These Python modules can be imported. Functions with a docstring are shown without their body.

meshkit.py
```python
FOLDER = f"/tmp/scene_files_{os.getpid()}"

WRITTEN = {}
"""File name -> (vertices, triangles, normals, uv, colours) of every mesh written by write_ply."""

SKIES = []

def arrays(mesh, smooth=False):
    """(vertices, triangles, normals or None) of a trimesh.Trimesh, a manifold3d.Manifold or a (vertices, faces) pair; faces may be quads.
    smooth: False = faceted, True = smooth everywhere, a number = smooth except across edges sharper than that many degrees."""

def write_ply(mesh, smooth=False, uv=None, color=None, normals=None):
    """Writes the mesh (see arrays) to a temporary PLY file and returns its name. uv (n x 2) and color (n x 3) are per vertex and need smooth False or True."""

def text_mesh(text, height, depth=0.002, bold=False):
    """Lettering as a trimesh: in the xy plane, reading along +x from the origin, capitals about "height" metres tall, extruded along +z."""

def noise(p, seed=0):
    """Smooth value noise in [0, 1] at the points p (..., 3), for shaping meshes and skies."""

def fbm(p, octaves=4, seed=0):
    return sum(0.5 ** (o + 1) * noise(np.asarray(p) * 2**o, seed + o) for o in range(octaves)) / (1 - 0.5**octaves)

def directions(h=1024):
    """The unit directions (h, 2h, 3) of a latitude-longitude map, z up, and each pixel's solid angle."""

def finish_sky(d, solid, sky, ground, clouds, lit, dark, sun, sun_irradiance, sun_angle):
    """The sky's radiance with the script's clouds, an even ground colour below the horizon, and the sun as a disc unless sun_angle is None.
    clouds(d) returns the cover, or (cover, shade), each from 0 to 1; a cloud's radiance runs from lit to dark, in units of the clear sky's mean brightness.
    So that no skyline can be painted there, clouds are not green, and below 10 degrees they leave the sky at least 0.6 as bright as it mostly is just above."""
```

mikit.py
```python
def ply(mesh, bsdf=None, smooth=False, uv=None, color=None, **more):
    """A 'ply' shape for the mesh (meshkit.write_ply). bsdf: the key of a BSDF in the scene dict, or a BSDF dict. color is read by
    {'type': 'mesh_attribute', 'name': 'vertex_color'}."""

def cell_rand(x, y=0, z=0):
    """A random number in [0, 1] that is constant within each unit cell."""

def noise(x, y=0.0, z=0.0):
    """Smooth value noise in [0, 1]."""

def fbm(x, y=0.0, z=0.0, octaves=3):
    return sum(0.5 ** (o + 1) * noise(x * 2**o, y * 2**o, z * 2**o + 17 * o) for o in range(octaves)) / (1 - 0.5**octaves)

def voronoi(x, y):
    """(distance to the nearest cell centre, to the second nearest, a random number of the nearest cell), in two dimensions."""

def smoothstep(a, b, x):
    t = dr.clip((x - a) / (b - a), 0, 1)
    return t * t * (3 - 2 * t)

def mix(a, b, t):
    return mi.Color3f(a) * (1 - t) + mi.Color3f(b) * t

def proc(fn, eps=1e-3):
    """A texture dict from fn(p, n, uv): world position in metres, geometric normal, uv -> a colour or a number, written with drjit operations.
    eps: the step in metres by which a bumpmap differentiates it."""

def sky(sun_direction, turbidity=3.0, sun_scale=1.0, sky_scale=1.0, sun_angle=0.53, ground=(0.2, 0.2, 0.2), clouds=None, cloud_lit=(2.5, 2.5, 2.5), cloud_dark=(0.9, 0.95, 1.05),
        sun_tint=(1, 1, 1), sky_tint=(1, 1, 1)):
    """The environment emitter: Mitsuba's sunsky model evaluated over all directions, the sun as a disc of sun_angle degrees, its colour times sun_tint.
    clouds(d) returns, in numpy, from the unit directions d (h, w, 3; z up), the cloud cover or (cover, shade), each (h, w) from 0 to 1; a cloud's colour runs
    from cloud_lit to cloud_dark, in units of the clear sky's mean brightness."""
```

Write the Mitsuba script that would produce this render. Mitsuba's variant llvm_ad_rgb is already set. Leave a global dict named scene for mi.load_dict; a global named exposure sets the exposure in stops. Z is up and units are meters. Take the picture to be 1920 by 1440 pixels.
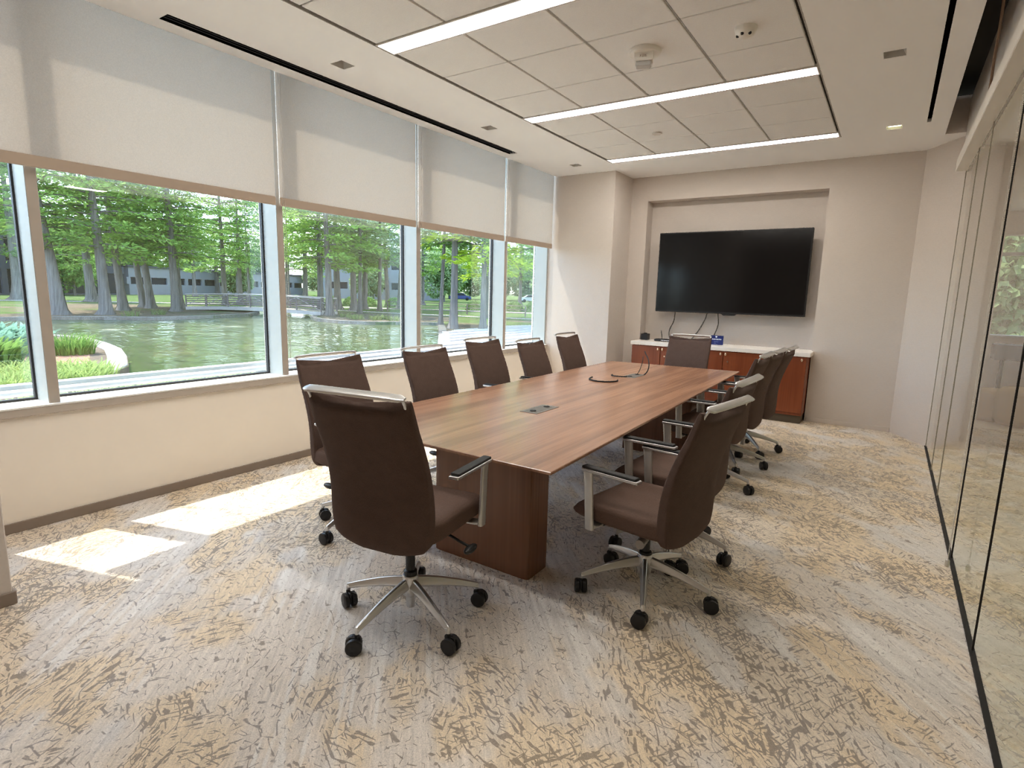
import math, random
import numpy as np, trimesh, manifold3d as m3
import drjit as dr
import mitsuba as mi
from shapely.geometry import Polygon, LineString, box as sbox
from shapely.ops import unary_union
import mikit, meshkit
from mikit import proc, noise, fbm, voronoi, smoothstep, mix, cell_rand

T = mi.ScalarTransform4f
scene, labels = {}, {}
RNG = np.random.default_rng(7)

# ------------------------------------------------------------------ camera, sky, sun, exposure
CAM_F, CAM_W = 1049.3322, 1920.0
YAW, PITCH, ROLL = -0.5889, -0.1612, 0.0249
FW = np.array([math.sin(YAW)*math.cos(PITCH), math.cos(YAW)*math.cos(PITCH), math.sin(PITCH)])
RT = np.array([math.cos(YAW), -math.sin(YAW), 0.0]); UP = np.cross(RT, FW)
R2 = RT*math.cos(ROLL)+UP*math.sin(ROLL); U2 = -RT*math.sin(ROLL)+UP*math.cos(ROLL)
EYE = np.array([4.1459, 0.0, 1.4683])
M = np.eye(4); M[:3, 0] = -R2; M[:3, 1] = U2; M[:3, 2] = FW; M[:3, 3] = EYE
scene['camera'] = {'type': 'perspective', 'fov_axis': 'x', 'fov': math.degrees(2*math.atan(CAM_W/2/CAM_F)),
                   'near_clip': 0.02, 'far_clip': 2000.0, 'to_world': T(M.tolist())}
exposure = 0.33
SUN = (-0.41, -0.130, 1.0)


def cloud_cover(d):
    q = d[..., :2]/np.maximum(d[..., 2:3]+0.25, 0.05)
    n = meshkit.fbm(np.concatenate([q*1.6, np.zeros_like(q[..., :1])], -1), 5, 3)
    return np.clip((n-0.42)*3.2, 0, 1)*0.85


SKY_K = 10.0
scene['sky'] = mikit.sky(SUN, turbidity=3.5, sun_scale=SKY_K*0.54, sky_scale=SKY_K*2.6, sun_tint=(0.92, 0.98, 1.08), ground=(0.12, 0.13, 0.08),
                         clouds=cloud_cover, cloud_lit=(1.9, 1.9, 1.9), cloud_dark=(1.2, 1.25, 1.3), sun_angle=0.53)
STRIP_L = 21.0          # radiance of the linear ceiling lamps
H = 3.071               # ceiling height

# ------------------------------------------------------------------ materials


def rgb(*c):
    return {'type': 'rgb', 'value': [float(x) for x in c]}


def lin(r, g, b):
    f = lambda x: (x/255/12.92) if x <= 10 else ((x/255+0.055)/1.055)**2.4
    return [f(r), f(g), f(b)]


def mat(name, d, two=True):
    scene[name] = {'type': 'twosided', 'bsdf': d} if two else d
    return name


def prin(color, rough=0.5, **k):
    c = color if isinstance(color, dict) else rgb(*color)
    return {'type': 'principled', 'base_color': c, 'roughness': rough, **k}


def diffuse(color):
    return {'type': 'diffuse', 'reflectance': color if isinstance(color, dict) else rgb(*color)}


def f_wall(p, n, uv):
    a = fbm(p.x*90, p.y*90, p.z*90, 2)
    return mix((0.580, 0.515, 0.465), (0.620, 0.555, 0.505), a)


mat('m_wall', diffuse(proc(f_wall)))
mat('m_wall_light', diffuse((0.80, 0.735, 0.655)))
mat('m_ceiling', diffuse((0.92, 0.905, 0.88)))


def f_tile(p, n, uv):
    a = fbm(p.x*260, p.y*260, p.z*50, 2)
    return mix((0.78, 0.76, 0.73), (0.86, 0.84, 0.81), a)


mat('m_tile', diffuse(proc(f_tile)))
mat('m_reflector', diffuse((0.42, 0.40, 0.37)))
mat('m_grid', diffuse((0.40, 0.38, 0.35)))
mat('m_reveal', diffuse((0.09, 0.08, 0.07)))
mat('m_baseboard', prin((0.24, 0.19, 0.155), 0.55, specular=0.3))
mat('m_sill', prin((0.78, 0.77, 0.74), 0.4, specular=0.4))
mat('m_sill_shaded', prin((0.43, 0.375, 0.325), 0.5, specular=0.3))  # darker than the sill top: shade on its front put into the colour
mat('m_mullion', prin((0.40, 0.345, 0.295), 0.45, specular=0.35))
mat('m_mullion_sunlit', prin((0.40, 0.43, 0.43), 0.45, specular=0.35))  # sunlight on the mullion sides put into a lighter, cooler colour
mat('m_gasket', prin((0.015, 0.015, 0.017), 0.5))
mat('m_black', prin((0.012, 0.012, 0.013), 0.42, specular=0.4))
mat('m_black_soft', prin((0.016, 0.015, 0.015), 0.6, specular=0.3))
mat('m_void', diffuse((0.006, 0.006, 0.006)))
mat('m_white_plastic', prin((0.78, 0.75, 0.69), 0.4, specular=0.4))
mat('m_lens', prin((0.45, 0.44, 0.42), 0.2, specular=0.6))
mat('m_grey_plastic', prin((0.30, 0.28, 0.26), 0.4, specular=0.4))
mat('m_header', prin((0.66, 0.62, 0.56), 0.35, specular=0.4))
mat('m_alu', prin((0.66, 0.66, 0.66), 0.30, metallic=0.9))
mat('m_alu_matte', prin((0.60, 0.59, 0.57), 0.38, metallic=0.7))
mat('m_plate', prin((0.22, 0.20, 0.18), 0.45, metallic=0.6))
mat('m_plate_dark', prin((0.11, 0.10, 0.09), 0.45))
mat('m_knob', prin((0.80, 0.66, 0.52), 0.25, metallic=1.0))


def f_fabric(p, n, uv):
    a = noise(p.x*420, p.y*420, p.z*420)*0.6 + fbm(p.x*30, p.y*30, p.z*30, 2)*0.4
    return mix((0.066, 0.041, 0.033), (0.108, 0.070, 0.057), a)


mat('m_fabric', prin(proc(f_fabric), 0.85, specular=0.15, sheen=0.25))
mat('m_fabric_seat', prin(proc(lambda p, n, uv: mix((0.075, 0.045, 0.034), (0.120, 0.075, 0.058), noise(p.x*420, p.y*420, p.z*420))), 0.85, specular=0.15, sheen=0.25))

CA, SA = math.cos(math.radians(43)), math.sin(math.radians(43))


def f_carpet(p, n, uv):
    u = -p.x*SA + p.y*CA          # along the pile streaks
    v = p.x*CA + p.y*SA
    big = fbm(u*1.3+3.1, v*2.0, 0.0, 3)
    patch = fbm(u*4.4+11.0, v*6.4+5.0, 3.0, 3)
    ochre = smoothstep(0.38, 0.54, 0.55*patch+0.45*big)
    c = mix((0.715, 0.645, 0.575), (0.770, 0.620, 0.430), ochre*0.72)
    grey = smoothstep(0.47, 0.62, fbm(u*2.0+40.0, v*4.2+7.0, 9.0, 3))*(1.0-0.55*ochre)
    c = mix(c, (0.690, 0.655, 0.625), grey*0.9)
    st = noise(u*7.0, v*120.0, 0.0)
    st2 = noise(u*22.0, v*260.0, 4.0)
    c = c*(0.84+0.20*st+0.14*st2)
    pale = smoothstep(0.58, 0.80, noise(u*4.0+2.0, v*55.0, 8.0))*smoothstep(0.46, 0.60, fbm(u*1.4, v*3.0, 21.0, 2))
    c = mix(c, (0.86, 0.83, 0.79), pale*0.6*(1.0-0.6*ochre))
    # short dark strokes in a few directions, gathered in the ochre patches; small dots elsewhere
    w1 = noise(u*9.0, v*9.0, 2.0)-0.5
    w2 = noise(u*9.0+5.0, v*9.0+31.0, 4.0)-0.5
    dense = dr.clip(0.42+0.62*ochre-0.28*grey, 0, 1)
    ink = mi.Float(0.0)
    for i_, (a_, fu, fv, th) in enumerate(((0.25, 27.0, 150.0, 0.66), (1.25, 27.0, 145.0, 0.69), (-0.40, 29.0, 150.0, 0.70), (2.15, 30.0, 150.0, 0.73))):
        a1 = u*math.cos(a_)+v*math.sin(a_); b1 = -u*math.sin(a_)+v*math.cos(a_)
        zone = smoothstep(0.40, 0.56, fbm(u*2.6+4.0+9.0*i_, v*3.4+1.0, 15.0+5.0*i_, 2))*dense
        row = noise(a1*fu+13.0*i_, b1*fv+w1*5.0, 2.0+3.0*i_)
        ink = dr.maximum(ink, smoothstep(th, th+0.07, row-0.28*(1.0-zone)))
    a, b, k = voronoi(u*10.0+w1*0.8, v*14.0+w2*0.8)
    edge = 1.0-smoothstep(0.020, 0.060, b-a)
    brk = smoothstep(0.45, 0.52, noise(u*50.0, v*50.0, 6.0)-0.25*(1.0-dense))
    a2, b2, k2 = voronoi(u*18.0+w2*0.8+7.0, v*24.0+w1*0.8)
    edge2 = (1.0-smoothstep(0.025, 0.075, b2-a2))*smoothstep(0.56, 0.63, noise(u*60.0, v*60.0, 9.0)-0.16*(1.0-dense))
    ink = dr.maximum(dr.maximum(ink, edge*brk), edge2)
    cool = noise(u*3.0, v*3.0, 30.0)
    c = mix(c, mix((0.200, 0.155, 0.120), (0.200, 0.180, 0.190), cool), dr.clip(ink, 0, 1)*0.70)
    sp = cell_rand(p.x*300, p.y*300, 0.0)
    return c*(0.88+0.24*sp)


mat('m_carpet', diffuse(proc(f_carpet)))


def f_walnut(p, n, uv):
    g = fbm(p.x*9.0+p.z*9.0, p.y*0.9+p.z*0.6, 1.0, 3)
    s = noise(p.x*95.0+p.z*60, p.y*2.6, 5.0)
    s2 = noise(p.x*240.0+p.z*120, p.y*7.0, 7.0)
    t = dr.clip(0.25*s+0.2*s2+0.75*g-0.08, 0, 1)
    c = mix((0.150, 0.066, 0.036), (0.355, 0.185, 0.108), t)
    band = smoothstep(0.62, 0.72, noise(p.x*32.0, p.y*0.55, 17.0))
    return mix(c, (0.145, 0.066, 0.038), band*0.35)


mat('m_walnut', prin(proc(f_walnut), 0.24, specular=1.0, clearcoat=1.0, clearcoat_gloss=0.85))


def f_walnut_v(p, n, uv):
    h = p.x+p.y
    g = fbm(h*8.0, p.z*0.8, 1.0, 3)
    s = noise(h*90.0, p.z*2.2, 5.0)
    t = dr.clip(0.3*s+0.85*g-0.05, 0, 1)
    return mix((0.105, 0.042, 0.020), (0.235, 0.110, 0.058), t)


mat('m_walnut_v', prin(proc(f_walnut_v), 0.36, specular=0.45))


def f_cherry(p, n, uv):
    g = fbm(p.x*7.0+p.y*7.0, p.z*1.1, 1.0, 3)
    s = noise(p.x*80.0, p.z*3.0, 5.0)
    return mix((0.135, 0.027, 0.009), (0.240, 0.064, 0.022), dr.clip(0.7*g+0.3*s, 0, 1))


mat('m_cherry', prin(proc(f_cherry), 0.32, specular=0.45))
mat('m_toekick', prin((0.085, 0.062, 0.038), 0.5))
mat('m_quartz', prin(proc(lambda p, n, uv: mix((0.74, 0.69, 0.63), (0.83, 0.79, 0.73), fbm(p.x*5, p.y*60, p.z*40, 2))), 0.25, specular=0.5))
mat('m_screen', prin((0.0035, 0.003, 0.0035), 0.13, specular=0.32))
mat('m_navy', prin((0.010, 0.018, 0.115), 0.3))
mat('m_print', diffuse((0.70, 0.72, 0.80)))
mat('m_print_dim', diffuse((0.12, 0.15, 0.30)))
mat('m_cable', prin((0.10, 0.085, 0.07), 0.5))
mat('m_cable_brown', prin((0.16, 0.09, 0.05), 0.5))
mat('m_blind', {'type': 'principledthin', 'base_color': proc(lambda p, n, uv: mix((0.485, 0.42, 0.365), (0.535, 0.465, 0.405), noise(p.y*300, p.z*300, 0.0))),
                'roughness': 0.9, 'diff_trans': 1.3, 'spec_trans': 0.0, 'eta': 1.3}, two=False)
mat('m_added_backing', {'type': 'principledthin', 'base_color': rgb(0.94, 0.94, 0.93), 'roughness': 0.9, 'diff_trans': 1.05, 'spec_trans': 0.0, 'eta': 1.3}, two=False)
mat('m_hem', prin((0.42, 0.335, 0.265), 0.7, specular=0.2))
mat('m_glass', {'type': 'thindielectric', 'int_ior': 2.0, 'specular_transmittance': rgb(0.93, 0.985, 0.955), 'specular_reflectance': rgb(0.90, 1.0, 0.94)}, two=False)
mat('m_partition', {'type': 'thindielectric', 'int_ior': 1.22, 'specular_transmittance': rgb(0.88, 0.91, 0.82)}, two=False)
mat('m_tan', diffuse((0.50, 0.36, 0.20)))
mat('m_seal', prin((0.30, 0.27, 0.22), 0.4))
mat('m_bead', prin((0.62, 0.58, 0.52), 0.3, specular=0.5))
# outdoors
mat('m_concrete', diffuse(proc(lambda p, n, uv: mix((0.52, 0.49, 0.45), (0.66, 0.63, 0.59), fbm(p.x*3, p.y*3, p.z*3, 3)))))
mat('m_concrete_shaded', diffuse(proc(lambda p, n, uv: mix((0.20, 0.18, 0.16), (0.36, 0.33, 0.30), fbm(p.x*3, p.y*3, p.z*3, 3)))))  # darker concrete for the far curb, its shade put into the colour
mat('m_path', diffuse(proc(lambda p, n, uv: mix((0.42, 0.38, 0.36), (0.54, 0.49, 0.46), fbm(p.x*2, p.y*2, 0.0, 3)))))
mat('m_plank', diffuse(proc(lambda p, n, uv: mix((0.40, 0.38, 0.36), (0.60, 0.58, 0.55), fbm(p.x*14, p.y*1.2, p.z*14, 3)))))
mat('m_gravel', diffuse(proc(lambda p, n, uv: mix((0.30, 0.30, 0.24), (0.55, 0.53, 0.46), noise(p.x*30, p.y*30, 0.0)))))


def f_ground(p, n, uv):
    a = fbm(p.x*0.22+3.0, p.y*0.22, 0.0, 3)
    g = fbm(p.x*1.7, p.y*1.7, 4.0, 3)
    lawn = mix((0.070, 0.115, 0.042), (0.145, 0.190, 0.080), g)
    mulch = mix((0.130, 0.100, 0.078), (0.235, 0.190, 0.150), fbm(p.x*4, p.y*4, 8.0, 3))
    near = smoothstep(-60.0, -47.0, p.x)*(1.0-smoothstep(22.0, 30.0, p.y-0.3*p.x-12.0))
    return mix(lawn, mulch, dr.clip(smoothstep(0.30, 0.48, a)*0.95, 0, 1)*near)


mat('m_ground', diffuse(proc(f_ground)))
mat('m_mulch', diffuse(proc(lambda p, n, uv: mix((0.20, 0.105, 0.075), (0.46, 0.29, 0.215), fbm(p.x*14, p.y*14, 0.0, 3)))))
mat('m_bank', diffuse(proc(lambda p, n, uv: mix((0.10, 0.085, 0.065), (0.24, 0.21, 0.165), fbm(p.x*5, p.y*5, 0.0, 3)))))


def f_ripple(p, n, uv):
    return 0.035*fbm(p.x*1.0, p.y*1.8, 0.0, 3)+0.012*noise(p.x*5.0, p.y*7.0, 3.0)


mat('m_water', {'type': 'bumpmap', 'arbitrary': {**proc(f_ripple, 0.02)}, 'scale': 1.0,
                'bsdf': prin(proc(lambda p, n, uv: mix((0.050, 0.066, 0.028), (0.105, 0.120, 0.060), fbm(p.x*0.35, p.y*1.1, 0.0, 3))), 0.07, specular=0.5)})


def f_bark(p, n, uv):
    a = fbm(p.x*16+p.y*16, p.z*1.5, 0.0, 3)
    return mix((0.115, 0.100, 0.092), (0.290, 0.260, 0.240), a)


mat('m_bark', diffuse(proc(f_bark)))
mat('m_leaf', {'type': 'principledthin', 'base_color': {'type': 'mesh_attribute', 'name': 'vertex_color'}, 'roughness': 0.6, 'diff_trans': 0.8, 'spec_trans': 0.0, 'eta': 1.3}, two=False)
mat('m_bldg_wall', diffuse((0.085, 0.088, 0.10)))
mat('m_bldg_light', diffuse((0.26, 0.265, 0.285)))
mat('m_bldg_dark', prin((0.018, 0.020, 0.028), 0.2, specular=0.5))
mat('m_bridge', prin((0.20, 0.165, 0.16), 0.6, specular=0.2))
mat('m_car_blue', prin((0.035, 0.05, 0.20), 0.2, specular=0.5, clearcoat=0.8))
mat('m_car_white', prin((0.62, 0.62, 0.63), 0.25, specular=0.5, clearcoat=0.8))
mat('m_car_dark', prin((0.03, 0.03, 0.035), 0.25, specular=0.5, clearcoat=0.8))

# ------------------------------------------------------------------ helpers
_used = {}


def key(name):
    """the name, or the name with the next three-digit number when it is taken"""
    if name not in _used:
        _used[name] = 0
        return name
    _used[name] += 1
    return '%s_%03d' % (name, _used[name])


def tag(k, label=None, cat=None, group=None, kind=None):
    d = labels.setdefault(k, {})
    if label: d['label'] = label
    if cat: d['category'] = cat
    if group: d['group'] = group
    if kind: d['kind'] = kind
    return k


def put(name, mesh, m, parent=None, smooth=False, label=None, cat=None, group=None, kind=None, **more):
    k = key(parent+'__'+name if parent else name)
    scene[k] = mikit.ply(mesh, m, smooth, **more)
    if label or cat or group or kind:
        tag(k, label, cat, group, kind)
    return k


def put_copy(k_name, d, mat4, parent=None):
    k = key(parent+'__'+k_name if parent else k_name)
    scene[k] = {**d, 'to_world': T(np.asarray(mat4).tolist())}
    return k


def thing(name, label, cat, group=None, kind=None):
    k = key(name)
    tag(k, label, cat, group, kind)
    return k


def struct(name, mesh, m, smooth=False, label=None):
    return put(name, mesh, m, None, smooth, label=label, kind='structure')


def box(x0, x1, y0, y1, z0, z1, b=0.0):
    if x0 > x1: x0, x1 = x1, x0
    if y0 > y1: y0, y1 = y1, y0
    if z0 > z1: z0, z1 = z1, z0
    b = min(b, 0.45*min(x1-x0, y1-y0, z1-z0))
    if b <= 0:
        t = trimesh.creation.box((x1-x0, y1-y0, z1-z0)); t.apply_translation(((x0+x1)/2, (y0+y1)/2, (z0+z1)/2)); return t
    pts = []
    for sx, X in ((1, x0), (-1, x1)):
        for sy, Y in ((1, y0), (-1, y1)):
            for sz, Z in ((1, z0), (-1, z1)):
                pts += [(X, Y+sy*b, Z+sz*b), (X+sx*b, Y, Z+sz*b), (X+sx*b, Y+sy*b, Z)]
    return trimesh.convex.convex_hull(np.array(pts))


def cat_(ms):
    return trimesh.util.concatenate(ms)


def rounded(x0, x1, y0, y1, z0, z1, r=0.01, seg=12):
    """a box with rounded edges: hull of eight spheres"""
    s = m3.Manifold.sphere(r, seg)
    parts = [s.translate((x, y, z)) for x in (x0+r, x1-r) for y in (y0+r, y1-r) for z in (z0+r, z1-r)]
    mm = m3.Manifold.batch_hull(parts).to_mesh()
    return trimesh.Trimesh(mm.vert_properties[:, :3], mm.tri_verts, process=False)


def extr(poly, z0, z1):
    geoms = getattr(poly, 'geoms', [poly])
    out = []
    for g in geoms:
        t = trimesh.creation.extrude_polygon(g, z1-z0, engine='earcut'); t.apply_translation((0, 0, z0)); out.append(t)
    return cat_(out)


def tube(path, radii, sides=8, cap=True):
    p = np.asarray(path, float); n = len(p)
    r = np.broadcast_to(np.asarray(radii, float), (n,)) if np.ndim(radii) < 2 else radii
    t = np.gradient(p, axis=0); t /= np.linalg.norm(t, axis=1, keepdims=True)+1e-12
    ref = np.array([0, 0, 1.0]) if abs(t[0, 2]) < 0.9 else np.array([1.0, 0, 0])
    a = np.cross(t[0], ref); a /= np.linalg.norm(a)
    A = []
    for i in range(n):
        a = a-t[i]*(a@t[i]); a /= np.linalg.norm(a); A.append(a)
    A = np.array(A); B = np.cross(t, A)
    ang = np.arange(sides)*2*np.pi/sides
    v = p[:, None]+r[:, None, None]*(np.cos(ang)[None, :, None]*A[:, None]+np.sin(ang)[None, :, None]*B[:, None])
    v = v.reshape(-1, 3); f = []
    for i in range(n-1):
        for j in range(sides):
            k = (j+1) % sides
            f += [(i*sides+j, i*sides+k, (i+1)*sides+k), (i*sides+j, (i+1)*sides+k, (i+1)*sides+j)]
    if cap:
        v = np.vstack([v, p[0], p[-1]]); c0, c1 = len(v)-2, len(v)-1
        for j in range(sides):
            k = (j+1) % sides
            f += [(c0, k, j), (c1, (n-1)*sides+j, (n-1)*sides+k)]
    return trimesh.Trimesh(v, np.array(f), process=False)


def lathe(prof, n=24, c=(0, 0, 0)):
    """prof: (r, z) pairs from bottom to top"""
    prof = np.array(prof, float); m = len(prof)
    ang = np.arange(n)*2*np.pi/n
    v = np.stack([prof[:, :1]*np.cos(ang), prof[:, :1]*np.sin(ang), np.repeat(prof[:, 1:2], n, 1)], -1).reshape(-1, 3)+np.array(c)
    f = []
    for i in range(m-1):
        for j in range(n):
            k = (j+1) % n
            f += [(i*n+j, i*n+k, (i+1)*n+k), (i*n+j, (i+1)*n+k, (i+1)*n+j)]
    return trimesh.Trimesh(v, np.array(f), process=False)


def loft(loops):
    """closed loops (k, n, 3) joined and capped"""
    L = np.asarray(loops, float); k, n = L.shape[:2]
    v = L.reshape(-1, 3); f = []
    for i in range(k-1):
        for j in range(n):
            q = (j+1) % n
            f += [(i*n+j, i*n+q, (i+1)*n+q), (i*n+j, (i+1)*n+q, (i+1)*n+j)]
    v = np.vstack([v, L[0].mean(0), L[-1].mean(0)]); c0, c1 = len(v)-2, len(v)-1
    for j in range(n):
        q = (j+1) % n
        f += [(c0, q, j), (c1, (k-1)*n+j, (k-1)*n+q)]
    t = trimesh.Trimesh(v, np.array(f), process=False)
    if t.volume < 0:
        t.invert()
    return t


def superloop(a, b, n=28, e=4.0):
    """rounded rectangle with half axes a, b"""
    t = np.arange(n)*2*np.pi/n+np.pi/n
    c, s = np.cos(t), np.sin(t)
    return np.stack([a*np.sign(c)*np.abs(c)**(2/e), b*np.sign(s)*np.abs(s)**(2/e)], 1)


def placed(x, y, z=0.0, deg=0.0):
    m = np.eye(4); a = math.radians(deg)
    m[0, 0] = m[1, 1] = math.cos(a); m[0, 1] = -math.sin(a); m[1, 0] = math.sin(a)
    m[:3, 3] = (x, y, z)
    return m


# ------------------------------------------------------------------ the room
XR, YB, YT = 4.59, -1.70, 7.627         # glass wall, back wall, wall with the screen
YP0, YP1, PX = 0.735, 7.05, 0.96        # window bay between two piers that stand PX deep
SILL, HEADZ = 0.745, 3.47
PXF = 0.977

struct('floor', box(-0.15, 8.0, YB-0.2, 12.3, -0.12, 0.0), 'm_carpet')
# window wall: low wall, head above, piers
struct('wall_left', cat_([box(-0.25, 0.0, YP0-0.05, YP1+0.05, -0.5, SILL-0.055),
                          box(-0.25, 0.0, YB-0.2, 9.0, HEADZ, 4.2)]), 'm_wall_light')
struct('wall_pier', cat_([box(0.0, PX-0.02, YB-0.2, YP0-0.02, -0.5, 3.62, 0.004), box(-0.25, 0.0, YB-0.2, YP0-0.05, -0.5, 4.2)]), 'm_wall')
struct('wall_pier', box(-0.25, PXF, YP1, YT+0.3, -0.5, 3.62, 0.004), 'm_wall')
NX0, NX1, NZ, ND = 1.215, 3.395, 2.752, 0.2
struct('wall_back', cat_([box(PXF, NX0, YT, YT+0.3, 0, 3.4), box(NX1, 4.30, YT, YT+0.3, 0, 3.4), box(NX0, NX1, YT, YT+0.3, NZ, 3.4),
                          box(NX0, NX1, YT+ND, YT+0.3, 0, NZ)]), 'm_wall')
# angled wall piece between the screen wall and the glass
p0, p1 = np.array([4.272, YT]), np.array([4.63, 7.02])
d = (p1-p0)/np.linalg.norm(p1-p0); nrm = np.array([-d[1], d[0]])*-1
nrm = np.array([0.86, 0.51])
struct('wall_angled', extr(Polygon([p0, p1, p1+nrm*0.28, p0+nrm*0.28]), 0, 3.4), 'm_wall')
struct('wall_front', box(-0.2, 8.0, YB-0.2, YB, 0, 3.4), 'm_wall')
struct('baseboard_left', box(0.0, 0.011, YP0-0.02, YP1, 0.0, 0.062, 0.003), 'm_baseboard')
struct('baseboard_pier', cat_([box(PX-0.02, PX-0.009, YB, YP0-0.009, 0, 0.062, 0.003), box(0.0, PX-0.009, YP0-0.02, YP0-0.009, 0, 0.062, 0.003)]), 'm_baseboard')
struct('baseboard_back', cat_([box(NX1+0.02, 4.27, YT-0.008, YT, 0, 0.055, 0.002), box(0, PXF+0.008, YP1-0.008, YP1, 0, 0.055, 0.002), box(PXF, PXF+0.008, YP1, YT, 0, 0.055, 0.002)]), 'm_wall')

# ceiling of plasterboard with openings
GX0, GX1, GY0, GY1 = 1.090, 3.545, -0.30, 6.655
ceil = sbox(0.095, YB, 4.385, YT+0.02).union(sbox(PXF-0.02, 7.0, 4.385, YT+0.02)).union(sbox(0.0, YB, 4.385, YP0)).union(sbox(0, YP1, 4.385, YT))
ceil = unary_union([ceil, Polygon([(4.2, 7.02), (4.64, 7.02), (4.28, 7.66), (4.2, 7.66)])])
holes = [sbox(GX0, GY0, GX1, GY1), sbox(0.232, 1.87, 0.342, 5.69), sbox(4.222, -1.2, 4.252, 6.485)]
DL = [(0.645, 1.13), (0.645, 2.925), (0.648, 4.715), (0.652, 6.552), (3.975, 1.0), (3.979, 2.80), (3.979, 4.656), (3.979, 6.53)]
for x, y in DL:
    holes.append(sbox(x-0.062, y-0.062, x+0.062, y+0.062))
ceil = ceil.difference(unary_union(holes))
struct('ceiling', extr(ceil, H, H+0.03), 'm_ceiling')
struct('ceiling_plenum', box(-0.2, 8.0, YB-0.2, 12.3, 3.60, 3.7), 'm_reveal')
# blind pocket above the window and the shade pocket above the glass
struct('trim_1', box(0.095, 0.105, YP0, YP1, H+0.002, 3.60), 'm_ceiling')
struct('trim_2', box(4.375, 4.385, YB, 7.02, H+0.002, 3.40), 'm_grey_plastic')
struct('trim_3', box(4.385, 4.64, 7.0, 7.02, H+0.002, 3.40), 'm_wall')
# grid edge trim
struct('trim_4', cat_([box(GX0, GX0+0.009, GY0, GY1, H-0.001, H+0.03), box(GX1-0.009, GX1, GY0, GY1, H-0.001, H+0.03), box(GX0, GX1, GY0, GY0+0.012, H-0.001, H+0.03)]), 'm_grid')
struct('trim_5', cat_([box(GX0+0.012, GX1-0.012, GY0+0.012, GY1, H+0.024, H+0.034)]), 'm_reveal')
STRIPS = [1.09, 2.905, 4.715, 6.565]
tiles_y = []
SW = 0.088
rows = [(0.12, 0.55), (0.55, STRIPS[0]-SW), (STRIPS[0]+SW, 1.70), (1.70, 2.235), (2.235, STRIPS[1]-SW), (STRIPS[1]+SW, 3.497), (3.497, 4.108), (4.108, STRIPS[2]-SW),
        (STRIPS[2]+SW, 5.345), (5.345, 5.93), (5.93, STRIPS[3]-SW)]
cols = np.linspace(GX0+0.02, GX1-0.02, 5)
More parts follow.
